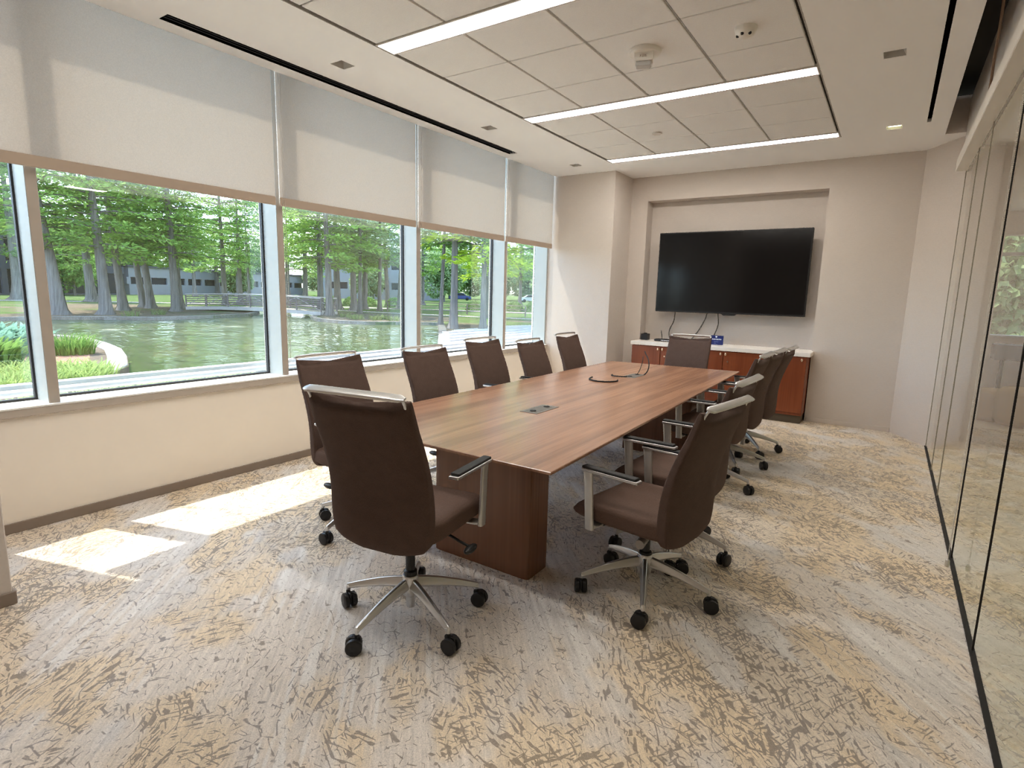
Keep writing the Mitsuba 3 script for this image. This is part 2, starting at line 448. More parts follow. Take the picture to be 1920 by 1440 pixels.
for (y0, y1) in rows:
    for i in range(4):
        gx = 0.0075
        put('tile', box(cols[i]+gx, cols[i+1]-gx, y0+0.0055, y1-0.0055, H+0.004, H+0.022, 0.004), 'm_tile', 'ceiling')
# tee bars between the tile columns
for i in (1, 2, 3):
    put('tee_bar', box(cols[i]-0.0035, cols[i]+0.0035, GY0+0.02, STRIPS[3]-SW, H+0.008, H+0.024, 0.0), 'm_grid', 'ceiling')


# linear lamps flush with the tiles
def strip(y, label):
    t = thing('ceiling_light_strip', label, 'ceiling light', 'linear lights across the tiled ceiling')
    put('frame', cat_([box(GX0+0.012, GX1-0.012, y-SW+0.002, y-0.074, H-0.001, H+0.02), box(GX0+0.012, GX1-0.012, y+0.074, y+SW-0.002, H-0.001, H+0.02),
                       box(GX0+0.012, GX0+0.02, y-0.074, y+0.074, H-0.001, H+0.02), box(GX1-0.02, GX1-0.012, y-0.074, y+0.074, H-0.001, H+0.02)]), 'm_header', t)
    v = np.array([[GX0+0.02, y-0.074, H+0.001], [GX1-0.02, y-0.074, H+0.001], [GX1-0.02, y+0.074, H+0.001], [GX0+0.02, y+0.074, H+0.001]])
    k = put('diffuser', (v, np.array([[0, 2, 1], [0, 3, 2]])), 'm_white_plastic', t)
    scene[k]['emitter'] = {'type': 'area', 'radiance': rgb(STRIP_L*1.0, STRIP_L*0.955, STRIP_L*0.88)}


strip(STRIPS[0], 'linear ceiling light above and out of the top of the frame')
strip(STRIPS[1], 'nearest long white ceiling light, cut off by the top of the picture')
strip(STRIPS[2], 'middle long white ceiling light, next after the smoke detector')
strip(STRIPS[3], 'farthest long white ceiling light, closest to the screen wall')

# air slots
t = thing('air_slot', 'long black air slot in the ceiling along the window blinds', 'air vent')
put('channel', cat_([box(0.232, 0.342, 1.87, 5.69, H+0.045, H+0.05), box(0.232, 0.236, 1.87, 5.69, H+0.001, H+0.045), box(0.338, 0.342, 1.87, 5.69, H+0.001, H+0.045)]), 'm_void', t)
for x in (0.268, 0.304):
    put('blade', box(x-0.003, x+0.003, 1.872, 5.688, H+0.006, H+0.04), 'm_black', t)
t = thing('air_slot', 'narrow black air slot in the ceiling beside the glass wall', 'air vent')
put('channel', cat_([box(4.222, 4.252, -1.2, 6.485, H+0.03, H+0.035), box(4.222, 4.2235, -1.2, 6.485, H+0.001, H+0.03), box(4.2505, 4.252, -1.2, 6.485, H+0.001, H+0.03)]), 'm_void', t)
# square downlights: recessed four-sided cone with a lens
dl_lab = ['square recessed downlight left of and above the frame', 'square recessed downlight by the blinds, nearest to the camera', 'square recessed downlight by the blinds, middle of the row',
          'square recessed downlight by the blinds, nearest to the far pier', 'square recessed downlight at the right, out of the frame', 'square recessed downlight at the right, outside the top of the frame',
          'grey unlit square downlight beside the right air slot', 'square downlight with a lit yellowish lens near the screen wall']
for i, (x, y) in enumerate(DL):
    if i in (0, 4, 5):
        continue
    t = thing('downlight', dl_lab[i], 'downlight', 'recessed square downlights')
    a, b = 0.062, 0.030
    v = np.array([[x-a, y-a, H+.001], [x+a, y-a, H+.001], [x+a, y+a, H+.001], [x-a, y+a, H+.001], [x-b, y-b, H+.055], [x+b, y-b, H+.055], [x+b, y+b, H+.055], [x-b, y+b, H+.055]])
    f = []
    for j in range(4):
        k = (j+1) % 4
        f += [(j, k, 4+k), (j, 4+k, 4+j)]
    put('reflector', (v, np.array(f)), 'm_reflector', t)
    lens = box(x-b, x+b, y-b, y+b, H+0.053, H+0.057)
    if i == 7:
        a2 = 0.05
        lens = box(x-a2, x+a2, y-a2, y+a2, H+0.020, H+0.024)
        k = put('lens', lens, 'm_white_plastic', t)
        scene[k]['emitter'] = {'type': 'area', 'radiance': rgb(5.0, 5.0, 2.9)}
    else:
        put('lens', lens, 'm_header', t)

# smoke detector, motion sensor, sprinkler
t = thing('smoke_detector', 'white round smoke alarm with a strobe box under it on the ceiling tiles', 'smoke detector')
cx, cy = 2.60, 3.80
put('base', lathe([(0.0, H-0.022), (0.098, H-0.022), (0.106, H-0.012), (0.106, H+0.004), (0.0, H+0.004)], 40, (cx, cy, 0)), 'm_white_plastic', t, smooth=40)
hb = rounded(-0.062, 0.062, -0.040, 0.040, H-0.072, H-0.018, 0.006)
hb.apply_transform(placed(cx, cy-0.01, 0, 18)); put('housing', hb, 'm_white_plastic', t, smooth=40)
lt = meshkit.text_mesh('FIRE', 0.016, 0.001); lt.apply_translation((-lt.bounds.mean(0)[0], 0, 0))
lt.apply_transform(trimesh.transformations.rotation_matrix(math.pi/2, (1, 0, 0))); lt.apply_translation((0, -0.0402, H-0.052)); lt.apply_transform(placed(cx, cy-0.01, 0, 18))
put('lettering', lt, 'm_cable_brown', t)
ln = rounded(-0.052, 0.052, -0.032, 0.032, H-0.104, H-0.070, 0.010); ln.apply_transform(placed(cx, cy-0.01, 0, 18))
put('strobe_lens', ln, 'm_lens', t, smooth=40)
t = thing('motion_sensor', 'small white dome motion sensor on the ceiling tile by the right trim', 'motion sensor')
cx, cy = 3.232, 3.80
put('dome', lathe([(0.0, H-0.052), (0.03, H-0.050), (0.052, H-0.036), (0.062, H-0.014), (0.066, H+0.004), (0.0, H+0.004)], 36, (cx, cy, 0)), 'm_white_plastic', t, smooth=40)
for a in (200, 260, 320):
    s = trimesh.creation.icosphere(2, 0.010); s.apply_translation((cx+0.043*math.cos(math.radians(a)), cy+0.043*math.sin(math.radians(a)), H-0.040)); put('sensor_eye', s, 'm_black', t, smooth=True)
t = thing('sprinkler', 'small grey sprinkler cover plate on a ceiling tile before the farthest light', 'sprinkler')
put('cover_plate', lathe([(0.0, H-0.010), (0.045, H-0.010), (0.048, H-0.004), (0.048, H+0.004), (0.0, H+0.004)], 32, (2.016, 5.675, 0)), 'm_header', t, smooth=40)

# ------------------------------------------------------------------ windows
MULL = [1.225, 2.80, 4.397, 5.995]
edges = [YP0-0.05]+MULL+[YP1]
struct('window_sill', box(-0.22, 0.035, YP0-0.02, YP1, SILL-0.012, SILL, 0.002), 'm_sill')
struct('trim_6', box(0.0, 0.030, YP0-0.02, YP1, SILL-0.058, SILL-0.012, 0.002), 'm_sill_shaded')
for i in range(5):
    y0, y1 = edges[i]+0.027*(i > 0), edges[i+1]-0.027*(i < 4)
    w = 'window_%d' % (i+1)
    tag(w, None, None, None, 'structure')
    v = np.array([[-0.20, y0, SILL], [-0.20, y1, SILL], [-0.20, y1, HEADZ+0.0], [-0.20, y0, HEADZ]])
    put('pane', (v, np.array([[0, 1, 2], [0, 2, 3]])), 'm_glass', w)
    put('gasket', cat_([box(-0.215, -0.185, y0, y0+0.014, SILL, HEADZ), box(-0.215, -0.185, y1-0.014, y1, SILL, HEADZ), box(-0.215, -0.185, y0, y1, SILL, SILL+0.014)]), 'm_gasket', w)
    if i < 4:
        m_ = MULL[i]
        put('mullion', box(-0.185, 0.0, m_-0.027, m_+0.027, SILL, HEADZ, 0.002), 'm_mullion', w)
        put('reveal', box(-0.184, -0.003, m_-0.0295, m_-0.0268, SILL, HEADZ, 0.0), 'm_mullion_sunlit', w)  # thin sheet that carries the painted sunlight on the mullion side
        put('mullion_cap', box(-0.245, -0.215, m_-0.03, m_+0.03, SILL-0.05, HEADZ, 0.003), 'm_mullion', w)
# jamb frames at the piers
put('jamb', box(-0.20, 0.0, YP1-0.03, YP1, SILL, HEADZ, 0.002), 'm_mullion_sunlit', 'window_5')

# roller blinds
BX, HEM = 0.070, 2.098
blinds = [(0.800, 2.722, 'tan roller blind at the left, the widest, above two window panes', True), (2.758, 4.284, 'second tan roller blind from the left, with a pull chain beside it', False),
          (4.320, 5.844, 'third tan roller blind from the left', False), (5.880, 7.022, 'narrow tan roller blind next to the far pier', False)]
for (y0, y1, lab, first) in blinds:
    t = thing('roller_blind', lab, 'blind', 'roller blinds over the windows')
    v, f = [], []
    ny = 2
    v = np.array([[BX, y0, HEM+0.02], [BX, y1, HEM+0.02], [BX, y1, 3.52], [BX, y0, 3.52]])
    put('fabric', (v, np.array([[0, 1, 2], [0, 2, 3]])), 'm_blind', t)
    put('backing', (v-np.array([0.006, 0, 0]), np.array([[0, 1, 2], [0, 2, 3]])), 'm_added_backing', t)  # white sheet added to brighten the reflection of the blind in the panes
    put('hem_bar', rounded(BX-0.008, BX+0.008, y0, y1, HEM, HEM+0.066, 0.007, 10), 'm_hem', t, smooth=40)
    put('roller', tube([(BX-0.025, y0, 3.52), (BX-0.025, y1, 3.52)], 0.028, 14), 'm_hem', t, smooth=40)
    yc = y0+0.016 if not first else y0+0.02
    if not first:
        put('pull_chain', cat_([tube([(BX+0.012, y0+0.02, 3.3), (BX+0.012, y0+0.02, 0.86)], 0.0016, 6), tube([(BX+0.012, y0+0.036, 3.3), (BX+0.012, y0+0.036, 0.86)], 0.0016, 6),
                                tube([(BX+0.012, y0+0.02, 0.86), (BX+0.012, y0+0.028, 0.845), (BX+0.012, y0+0.036, 0.86)], 0.0022, 6)]), 'm_bead', t, smooth=True)

# ------------------------------------------------------------------ glass wall at the right
tag('wall_right', None, None, None, 'structure')
joints = [YB, 0.40, 1.70, 2.92, 3.97, 5.25, 6.05, 7.05]
for a, b in zip(joints[:-1], joints[1:]):
    v = np.array([[XR, a+0.003, 0.012], [XR, b-0.003, 0.012], [XR, b-0.003, 2.74], [XR, a+0.003, 2.74]])
    put('glass_panel', (v, np.array([[0, 1, 2], [0, 2, 3]])), 'm_partition', 'wall_right')
    put('joint_seal', box(XR-0.004, XR+0.004, b-0.0028, b+0.0028, 0.014, 2.73), 'm_black_soft' if b < 4.5 else 'm_seal', 'wall_right')
put('floor_track', box(XR-0.011, XR+0.011, YB, 7.10, 0.0, 0.010, 0.002), 'm_black_soft', 'wall_right')
put('head_track', box(XR+0.004, XR+0.02, YB, 7.04, 2.716, 2.74), 'm_black_soft', 'wall_right')
t = thing('shade_header', 'off-white shade box running along the top of the glass wall', 'shade header')
put('fascia', box(4.505, 4.596, YB, 7.03, 2.72, 2.835, 0.004), 'm_header', t)
put('cover', box(4.545, 4.60, YB, 7.02, 2.85, 3.38, 0.006), 'm_header', t)
put('shadow_gap', box(4.535, 4.60, YB, 7.02, 2.835, 2.85), 'm_void', t)
cable = [(4.475, 3.9, 3.36), (4.47, 4.3, 3.22), (4.49, 4.55, 3.12), (4.505, 4.8, 3.0), (4.52, 5.0, 2.93), (4.53, 5.15, 2.87)]
from scipy.interpolate import CubicSpline


def spline(pts, n=40):
    p = np.array(pts, float); s = np.r_[0, np.cumsum(np.linalg.norm(np.diff(p, axis=0), axis=1))]
    return CubicSpline(s, p)(np.linspace(0, s[-1], n))


put('loose_cable', tube(spline(cable), 0.008, 8), 'm_cable_brown', None, True, label='loose brown cable hanging in the gap above the shade box', cat='cable')
# bead chain
pts = [(4.545, 3.60, 2.72), (4.545, 3.75, 0.25), (4.545, 3.79, 0.10)]
t = thing('bead_chain', 'looped white bead chain hanging in front of the glass wall', 'pull chain')
bead = trimesh.creation.octahedron() if hasattr(trimesh.creation, 'octahedron') else trimesh.creation.icosphere(0, 1.0)
bs = []
for sgn in (-1, 1):
    for q in range(300):
        f_ = q/299
        b_ = bead.copy(); b_.apply_scale(0.0032)
        b_.apply_translation((4.545, 3.62+sgn*0.022*(1-f_**6)+0.07*f_, 2.72-2.62*f_)); bs.append(b_)
k = put('beads', cat_(bs), 'm_bead', t, True, kind='stuff')
wgt = lathe([(0.0, 0.06), (0.010, 0.062), (0.012, 0.075), (0.010, 0.10), (0.0, 0.105)], 14, (4.545, 3.69, 0)); put('weight', wgt, 'm_alu', t, smooth=50)

# corridor beyond the glass
struct('wall_corridor', cat_([box(7.6, 7.8, YB, 12.3, 0, 3.4), box(4.64, 4.97, 7.2, 7.5, 0, 3.0), box(4.64, 4.80, 7.5, 12.3, 0, 3.0),
                              box(4.64, 5.2, 12.1, 12.3, 0, 3.0), box(5.2, 7.7, 12.1, 12.3, 0, 0.98), box(5.2, 7.7, 12.1, 12.3, 2.58, 3.0)]), 'm_wall')
struct('ceiling_corridor', box(4.66, 7.6, YB, 12.2, 2.95, 3.0), 'm_ceiling')
struct('floor_lounge', box(4.80, 7.6, 8.6, 12.1, -0.001, 0.004), 'm_quartz')
tag('window_6', None, None, None, 'structure')
v = np.array([[5.2, 12.22, 0.98], [7.6, 12.22, 0.98], [7.6, 12.22, 2.58], [5.2, 12.22, 2.58]])
put('pane', (v, np.array([[0, 1, 2], [0, 2, 3]])), 'm_glass', 'window_6')
for x in (5.2, 6.0, 6.8, 7.56):
    put('frame_bar', box(x, x+0.05, 12.15, 12.25, 0.98, 2.58, 0.003), 'm_mullion_sunlit', 'window_6')
put('frame_bar', box(5.2, 7.6, 12.12, 12.25, 2.26, 2.31, 0.003), 'm_mullion_sunlit', 'window_6')
put('sill', box(5.2, 7.6, 12.0, 12.25, 0.955, 0.985, 0.003), 'm_mullion_sunlit', 'window_6')
t = thing('console_table', 'dark console table under the window seen through the glass wall', 'table')
put('top', rounded(5.55, 7.2, 11.45, 11.85, 0.62, 0.86, 0.01), 'm_black_soft', t, smooth=40)
for x in (5.65, 6.2, 6.7, 7.1):
    put('leg', box(x, x+0.05, 11.6, 11.65, 0.05, 0.62, 0.004), 'm_black_soft', t)
put('foot_rail', box(5.55, 7.2, 11.6, 11.65, 0.005, 0.06, 0.004), 'm_black_soft', t)
for x, y, r, h in ((5.33, 9.3, 0.22, 0.42), (5.62, 9.15, 0.30, 0.48), (6.15, 9.5, 0.28, 0.44)):
    pf = lathe([(0.0, 0.005), (r*0.8, 0.005), (r*0.97, h*0.2), (r, h*0.5), (r*0.95, h*0.8), (r*0.7, h*0.97), (0.0, h)], 28, (x, y, 0))
    put('pouf', pf, 'm_tan', None, True, label='tan rounded pouf in the lounge seen through the glass wall', cat='pouf', group='poufs in the lounge')
t = thing('corridor_light', 'added flat square light in the corridor ceiling beyond the glass', 'ceiling light')  # unseen lamp, added to light the corridor
put('frame', box(5.85, 6.45, 3.6, 4.2, 2.935, 2.951, 0.003), 'm_header', t)
for_lounge = box(5.9, 6.5, 9.4, 10.0, 2.935, 2.951, 0.003)
v = np.array([[5.88, 3.63, 2.934], [6.42, 3.63, 2.934], [6.42, 4.17, 2.934], [5.88, 4.17, 2.934]])
k = put('diffuser', (v, np.array([[0, 2, 1], [0, 3, 2]])), 'm_white_plastic', t)
scene[k]['emitter'] = {'type': 'area', 'radiance': rgb(9.0, 8.6, 7.6)}

t = thing('corridor_light', 'added flat square light in the lounge ceiling far beyond the glass', 'ceiling light')  # unseen lamp, added to lighten the dark lounge
put('frame', for_lounge, 'm_header', t)
v = np.array([[5.93, 9.43, 2.934], [6.47, 9.43, 2.934], [6.47, 9.97, 2.934], [5.93, 9.97, 2.934]])
k = put('diffuser', (v, np.array([[0, 2, 1], [0, 3, 2]])), 'm_white_plastic', t)
scene[k]['emitter'] = {'type': 'area', 'radiance': rgb(16.0, 15.0, 13.0)}

# ------------------------------------------------------------------ cabinet, screen and small things
t = thing('credenza', 'cherry wood credenza with a white stone top under the wall screen', 'cabinet')
CX0, CX1, CY0, CY1 = 1.222, 3.385, 7.335, YT+ND-0.005
put('body', cat_([box(CX0, CX1, CY0+0.022, CY1, 0.10, 0.812, 0.002)]), 'm_cherry', t)
put('toe_kick', box(CX0+0.01, CX1-0.01, CY0+0.06, CY1-0.1, 0.0, 0.10), 'm_toekick', t)
put('countertop', box(1.206, 3.42, CY0-0.02, CY1, 0.812, 0.862, 0.004), 'm_quartz', t)
seams = [CX0, 1.628, 2.035, 2.442, 2.90, CX1]
for i in range(5):
    dk = put('door', box(seams[i]+0.003, seams[i+1]-0.003, CY0, CY0+0.02, 0.135, 0.806, 0.0025), 'm_cherry', t)
    xk = {0: seams[1]-0.03, 1: seams[1]+0.03, 2: seams[3]-0.03, 3: seams[3]+0.03, 4: seams[5]-0.05}[i]
    kn = lathe([(0.0, 0.0), (0.005, 0.0), (0.005, 0.012), (0.011, 0.016), (0.012, 0.022), (0.008, 0.027), (0.0, 0.028)], 16)
    kn.apply_transform(trimesh.transformations.rotation_matrix(math.pi/2, (1, 0, 0))); kn.apply_scale((1, 1, 1.5)); kn.apply_translation((xk, CY0, 0.773))
    put('knob', kn, 'm_knob', dk, smooth=40)
    if i in (1, 3):
        lk = lathe([(0.0, 0.0), (0.011, 0.0), (0.010, 0.006), (0.0, 0.007)], 16)
        lk.apply_transform(trimesh.transformations.rotation_matrix(math.pi/2, (1, 0, 0))); lk.apply_translation((xk+0.03, CY0, 0.68))
        put('lock', lk, 'm_knob', dk, smooth=40)

# wall screen
t = thing('wall_screen', 'large black flat screen hung in the wall recess above the credenza', 'television')
SX0, SX1, SZ0, SZ1, SY = 1.425, 3.283, 1.268, 2.318, 7.60
put('housing', rounded(SX0, SX1, SY, SY+0.06, SZ0, SZ1, 0.008, 12), 'm_black', t, smooth=40)
put('panel', box(SX0+0.014, SX1-0.014, SY-0.0015, SY+0.01, SZ0+0.02, SZ1-0.014), 'm_screen', t)
put('bracket', box(2.0, 2.7, SY+0.06, YT+ND-0.002, 1.5, 2.05, 0.004), 'm_black_soft', t)
lg = extr(Polygon([(2.27, 0), (2.30, -0.022), (2.44, -0.022), (2.47, 0)]), 0, 0.02)
lg.apply_transform(trimesh.transformations.rotation_matrix(math.pi/2, (1, 0, 0))); lg.apply_translation((0.03, SY+0.03, SZ0+0.002)); put('sensor_tab', lg, 'm_black', t)
CT = 0.862
cab = [([(1.68, 7.69, 1.30), (1.672, 7.70, 1.22), (1.645, 7.74, 1.12), (1.595, 7.77, 1.03), (1.585, 7.77, 0.97), (1.63, 7.72, 0.885), (1.70, 7.66, 0.868)], 'dark cable hanging from the screen above the router'),
       ([(2.10, 7.72, 1.30), (2.085, 7.75, 1.23), (2.02, 7.79, 1.09), (1.955, 7.80, 0.98), (1.90, 7.78, 0.90), (1.88, 7.76, 0.868)], 'thin slanting cable hanging behind the chair at the table end'),
       ([(2.245, 7.69, 1.30), (2.25, 7.72, 1.20), (2.245, 7.76, 1.12), (2.215, 7.78, 1.02), (2.18, 7.77, 0.93), (2.13, 7.74, 0.868)], 'dark cable hanging from the screen above the blue sign')]
for pts, lab in cab:
    put('screen_cable', tube(spline(pts), 0.0075, 8), 'm_cable', None, True, label=lab, cat='cable', group='cables under the screen')
t = thing('speaker_box', 'small black box at the left end of the credenza top', 'device')
put('body', rounded(1.245, 1.345, 7.58, 7.68, CT, CT+0.088, 0.006), 'm_black', t, smooth=40)
put('top_cap', rounded(1.275, 1.315, 7.61, 7.65, CT+0.086, CT+0.100, 0.004), 'm_black_soft', t, smooth=40)
t = thing('router', 'flat black wireless router with an upright antenna on the credenza', 'router')
put('body', rounded(1.46, 1.70, 7.52, 7.66, CT, CT+0.032, 0.014, 14), 'm_black', t, smooth=40)
put('antenna', tube([(1.535, 7.64, CT+0.02), (1.53, 7.645, CT+0.07), (1.508, 7.66, CT+0.145)], [0.006, 0.006, 0.004], 8), 'm_black_soft', t, smooth=40)
put('label_plate', box(1.56, 1.68, 7.519, 7.5195, CT+0.012, CT+0.020), 'm_print', t)
t = thing('blue_sign', 'small dark blue sign with white print standing on the credenza', 'sign')
sg = box(2.205, 2.365, 7.60, 7.612, CT, CT+0.122, 0.002); put('board', sg, 'm_navy', t)
ic = extr(Polygon([(-0.016, 0.010), (-0.008, 0.016), (0.008, 0.016), (0.016, 0.010), (0, -0.010)]), 0, 0.001)
ic.apply_transform(trimesh.transformations.rotation_matrix(math.pi/2, (1, 0, 0))); ic.apply_translation((2.275, 7.6, CT+0.099)); put('symbol', ic, 'm_print', t)
bars = []; x = 2.222
for w in (0.018, 0.010, 0.014, 0.012, 0.016, 0.009, 0.013, 0.016):
    bars.append(box(x, x+w-0.002, 7.5985, 7.6, CT+0.066, CT+0.079)); x += w+0.002
put('print_line', cat_(bars), 'm_print', t)
put('print_line', cat_([box(2.245, 2.325, 7.599, 7.6, CT+0.047, CT+0.051), box(2.25, 2.31, 7.599, 7.6, CT+0.037, CT+0.041), box(2.25, 2.275, 7.599, 7.6, CT+0.016, CT+0.024)]), 'm_print_dim', t)

# ------------------------------------------------------------------ table
TZ = 0.737
top = Polygon([(1.585, 1.953), (3.046, 1.953), (2.93, 5.98), (1.575, 5.86)])
t = thing('conference_table', 'long brown walnut conference table with a thin-edged top, chairs all round it', 'table')


def beveled_top(poly, z1, th, under):
    a = np.array(poly.exterior.coords)[:-1]; b = np.array(poly.buffer(-under, join_style=2).exterior.coords)[:-1]
    if Polygon(a).exterior.is_ccw != Polygon(b).exterior.is_ccw: b = b[::-1]
    i = int(np.argmin(np.linalg.norm(b-a[0], axis=1))); b = np.roll(b, -i, axis=0)
    e = np.array(poly.buffer(-0.003, join_style=2).exterior.coords)[:-1]
    if Polygon(a).exterior.is_ccw != Polygon(e).exterior.is_ccw: e = e[::-1]
    e = np.roll(e, -int(np.argmin(np.linalg.norm(e-a[0], axis=1))), axis=0)
    L = [np.c_[b, np.full(4, z1-th)], np.c_[a, np.full(4, z1-0.013)], np.c_[a, np.full(4, z1-0.003)], np.c_[e, np.full(4, z1)]]
    return loft(L)


put('top', beveled_top(top, TZ, 0.040, 0.24), 'm_walnut', t)
edge = []
for yb in (2.297, 5.02):
    y1 = yb+0.205
    loop = superloop(0.3185, 0.1025, 56, 16.0)
    loops = [np.c_[loop+np.array([2.418, (yb+y1)/2]), np.full(56, z)] for z in (0.001, 0.02, 0.35, TZ-0.043)]
    bk = put('base_panel', loft(loops), 'm_walnut_v', t, smooth=30)
# power units in the table top
for (cx, cy, lab) in ((2.345, 3.025, 'grey metal power plate set in the near half of the table top'), (2.225, 4.90, 'power plate with loose cables in the far half of the table top')):
    t = thing('power_plate', lab, 'power outlet', 'power plates in the table')
    put('plate', box(cx-0.062, cx+0.062, cy-0.14, cy+0.14, TZ-0.001, TZ+0.003, 0.001), 'm_plate', t)
    put('insert', box(cx-0.045, cx+0.045, cy-0.115, cy+0.115, TZ+0.002, TZ+0.0035), 'm_plate_dark', t)
    for s in (-1, 1):
        put('socket', cat_([lathe([(0.0, TZ+0.003), (0.020, TZ+0.003), (0.019, TZ+0.008), (0.0, TZ+0.008)], 20, (cx, cy+s*0.085, 0))]), 'm_black', t, smooth=40)
tc = [([(2.24, 4.98, TZ+0.006), (2.29, 5.03, TZ+0.012), (2.31, 5.04, TZ+0.05), (2.30, 5.08, TZ+0.11), (2.25, 5.16, TZ+0.16), (2.19, 5.25, TZ+0.20)], 'black cable arching up from the far power plate', 0.005),
      ([(2.23, 4.96, TZ+0.006), (2.235, 5.02, TZ+0.04), (2.24, 5.06, TZ+0.10), (2.22, 5.13, TZ+0.16)], 'thin wire rising beside the arching cable on the table', 0.003),
      ([(2.20, 4.80, TZ+0.006), (2.18, 4.72, TZ+0.009), (2.12, 4.72, TZ+0.008), (2.06, 4.80, TZ+0.006)], 'short black cable lying left of the far power plate', 0.005),
      ([(2.00, 4.50, TZ+0.010), (2.02, 4.40, TZ+0.006), (2.10, 4.34, TZ+0.006), (2.20, 4.36, TZ+0.006), (2.25, 4.45, TZ+0.006), (2.23, 4.52, TZ+0.005)], 'dark curled cable lying loose on the table top', 0.006)]
for pts, lab, r in tc:
    put('table_cable', tube(spline(pts), r, 8), 'm_black_soft', None, True, label=lab, cat='cable', group='loose cables on the table')

# ------------------------------------------------------------------ chairs (local: front +y, up +z)


def chair_parts():
    P = []
    add = lambda n, mesh, m, sm=40: P.append((n, mikit.ply(mesh, m, sm), np.eye(4)))
    # back: rows from bottom to top, section a rounded rectangle bent slightly round the sitter
    prof = CubicSpline([0.0, 0.10, 0.25, 0.40, 0.58, 0.80, 1.0], np.array([(-0.208, 0.385), (-0.212, 0.45), (-0.214, 0.56), (-0.226, 0.665), (-0.258, 0.78), (-0.309, 0.905), (-0.347, 0.992)]))
    loops = []
    n = 44
    for s in np.linspace(0, 1, 30):
        y, z = prof(s)
        hw = np.interp(s, [0, 0.03, 0.08, 0.2, 0.5, 0.85, 1.0], [0.212, 0.232, 0.242, 0.248, 0.246, 0.244, 0.240])
        th = np.interp(s, [0, 0.03, 0.15, 0.5, 0.9, 0.97, 1.0], [0.022, 0.034, 0.037, 0.030, 0.021, 0.019, 0.011])
        L = superloop(hw, th, n, 5.0)
        u = L[:, 0]/0.25
        tang = prof(s, 1); tang /= np.linalg.norm(tang); nn = np.array([tang[1], -tang[0]])       # towards the front
        bow = 0.016*np.abs(u)**2.2
        zz = z+nn[1]*(L[:, 1])
        yy = y+nn[0]*(L[:, 1])+bow
        if s < 0.3:
            zz = zz+0.040*(np.abs(u)**2.0)*(1-s/0.3)-0.02*(1-s/0.3)
        if s > 0.8:
            zz = zz+(0.034*(np.clip(np.abs(u)/0.94, 0, 1)**14.0)+0.008*np.abs(u)**3-0.006)*(s-0.8)/0.2
        loops.append(np.c_[L[:, 0], yy, zz])
    add('backrest', loft(loops), 'm_fabric', 35)
    # seam line: lumbar piping across the rear
    # handle bar
    bar = []
    for x in np.linspace(-0.234, 0.234, 25):
        q = abs(x)/0.234
        k = np.interp(q, [0, 0.93, 0.985, 1.0], [1, 1, 0.85, 0.45])
        L = superloop(0.0205*k, 0.0075*k, 14, 3.0)
        yc, zc = -0.372+0.012*q**3, 1.044-0.004*q**4
        bar.append(np.c_[np.full(14, x), yc+L[:, 0]*0.906-L[:, 1]*0.423, zc+L[:, 0]*0.423+L[:, 1]*0.906])
    tabs = []
    for sx in (-1, 1):
        tabs.append(loft([np.c_[sx*(0.222)+L[:, 0], y+0.010+L[:, 1], np.full(14, z)] for z, y, L in ((0.965, -0.336, superloop(0.006, 0.005, 14, 3)), (1.010, -0.352, superloop(0.006, 0.005, 14, 3)), (1.040, -0.368, superloop(0.007, 0.006, 14, 3)))]))
    add('handle_bar', cat_([loft(bar)]+tabs), 'm_alu', 40)
    # seat
    loops = []
    for s in np.linspace(0, 1, 22):
        y = -0.215+0.505*s
        hw = np.interp(s, [0, 0.04, 0.2, 0.8, 0.95, 1.0], [0.225, 0.238, 0.252, 0.252, 0.240, 0.222])
        zt = np.interp(s, [0, 0.1, 0.55, 0.82, 0.93, 1.0], [0.508, 0.516, 0.516, 0.511, 0.494, 0.452])
        zb = np.interp(s, [0, 0.1, 0.6, 0.9, 1.0], [0.412, 0.406, 0.406, 0.412, 0.430])
        L = superloop(hw, (zt-zb)/2, 36, 5.0)
        u = L[:, 0]/0.25
        zz = (zt+zb)/2+L[:, 1]
        zz = np.where(L[:, 1] > 0, zz-0.010*(1-u**2)*np.sin(np.pi*np.clip(s, 0, 1)), zz)
        loops.append(np.c_[L[:, 0], np.full(36, y), zz])
    add('seat', loft(loops), 'm_fabric_seat', 35)
    add('mechanism', cat_([rounded(-0.085, 0.085, -0.14, 0.11, 0.352, 0.408, 0.012), box(-0.20, 0.20, 0.12, 0.19, 0.392, 0.408, 0.003), box(-0.035, 0.035, -0.20, -0.12, 0.375, 0.402, 0.004)]), 'm_black_soft')
    add('gas_column', lathe([(0.0, 0.205), (0.029, 0.205), (0.030, 0.222), (0.021, 0.227), (0.021, 0.360), (0.0, 0.360)], 24), 'm_black')
    add('hub', lathe([(0.0, 0.052), (0.019, 0.054), (0.021, 0.105), (0.034, 0.115), (0.039, 0.140), (0.037, 0.200), (0.033, 0.208), (0.0, 0.208)], 28), 'm_alu')
    # legs: five tapered arched bars
    sec = []
    for s in np.linspace(0, 1, 12):
        x = 0.025+0.295*s
        zc = 0.170-0.071*s**1.45
        hh = np.interp(s, [0, 1], [0.027, 0.0125]); ww = np.interp(s, [0, 1], [0.023, 0.0125])
        L = superloop(ww, hh, 16, 3.2)
        L2 = np.where(L[:, 1:2] > 0, L*[0.62, 1.0], L)
        sec.append(np.c_[np.full(16, x), L2[:, 0], zc+L2[:, 1]])
    leg = loft(sec)
    tip = tube([(0.310, 0, 0.104), (0.316, 0, 0.085), (0.317, 0, 0.060)], [0.0125, 0.009, 0.006], 10)
    legd = mikit.ply(cat_([leg, tip]), 'm_alu', 40)
    wheels = []
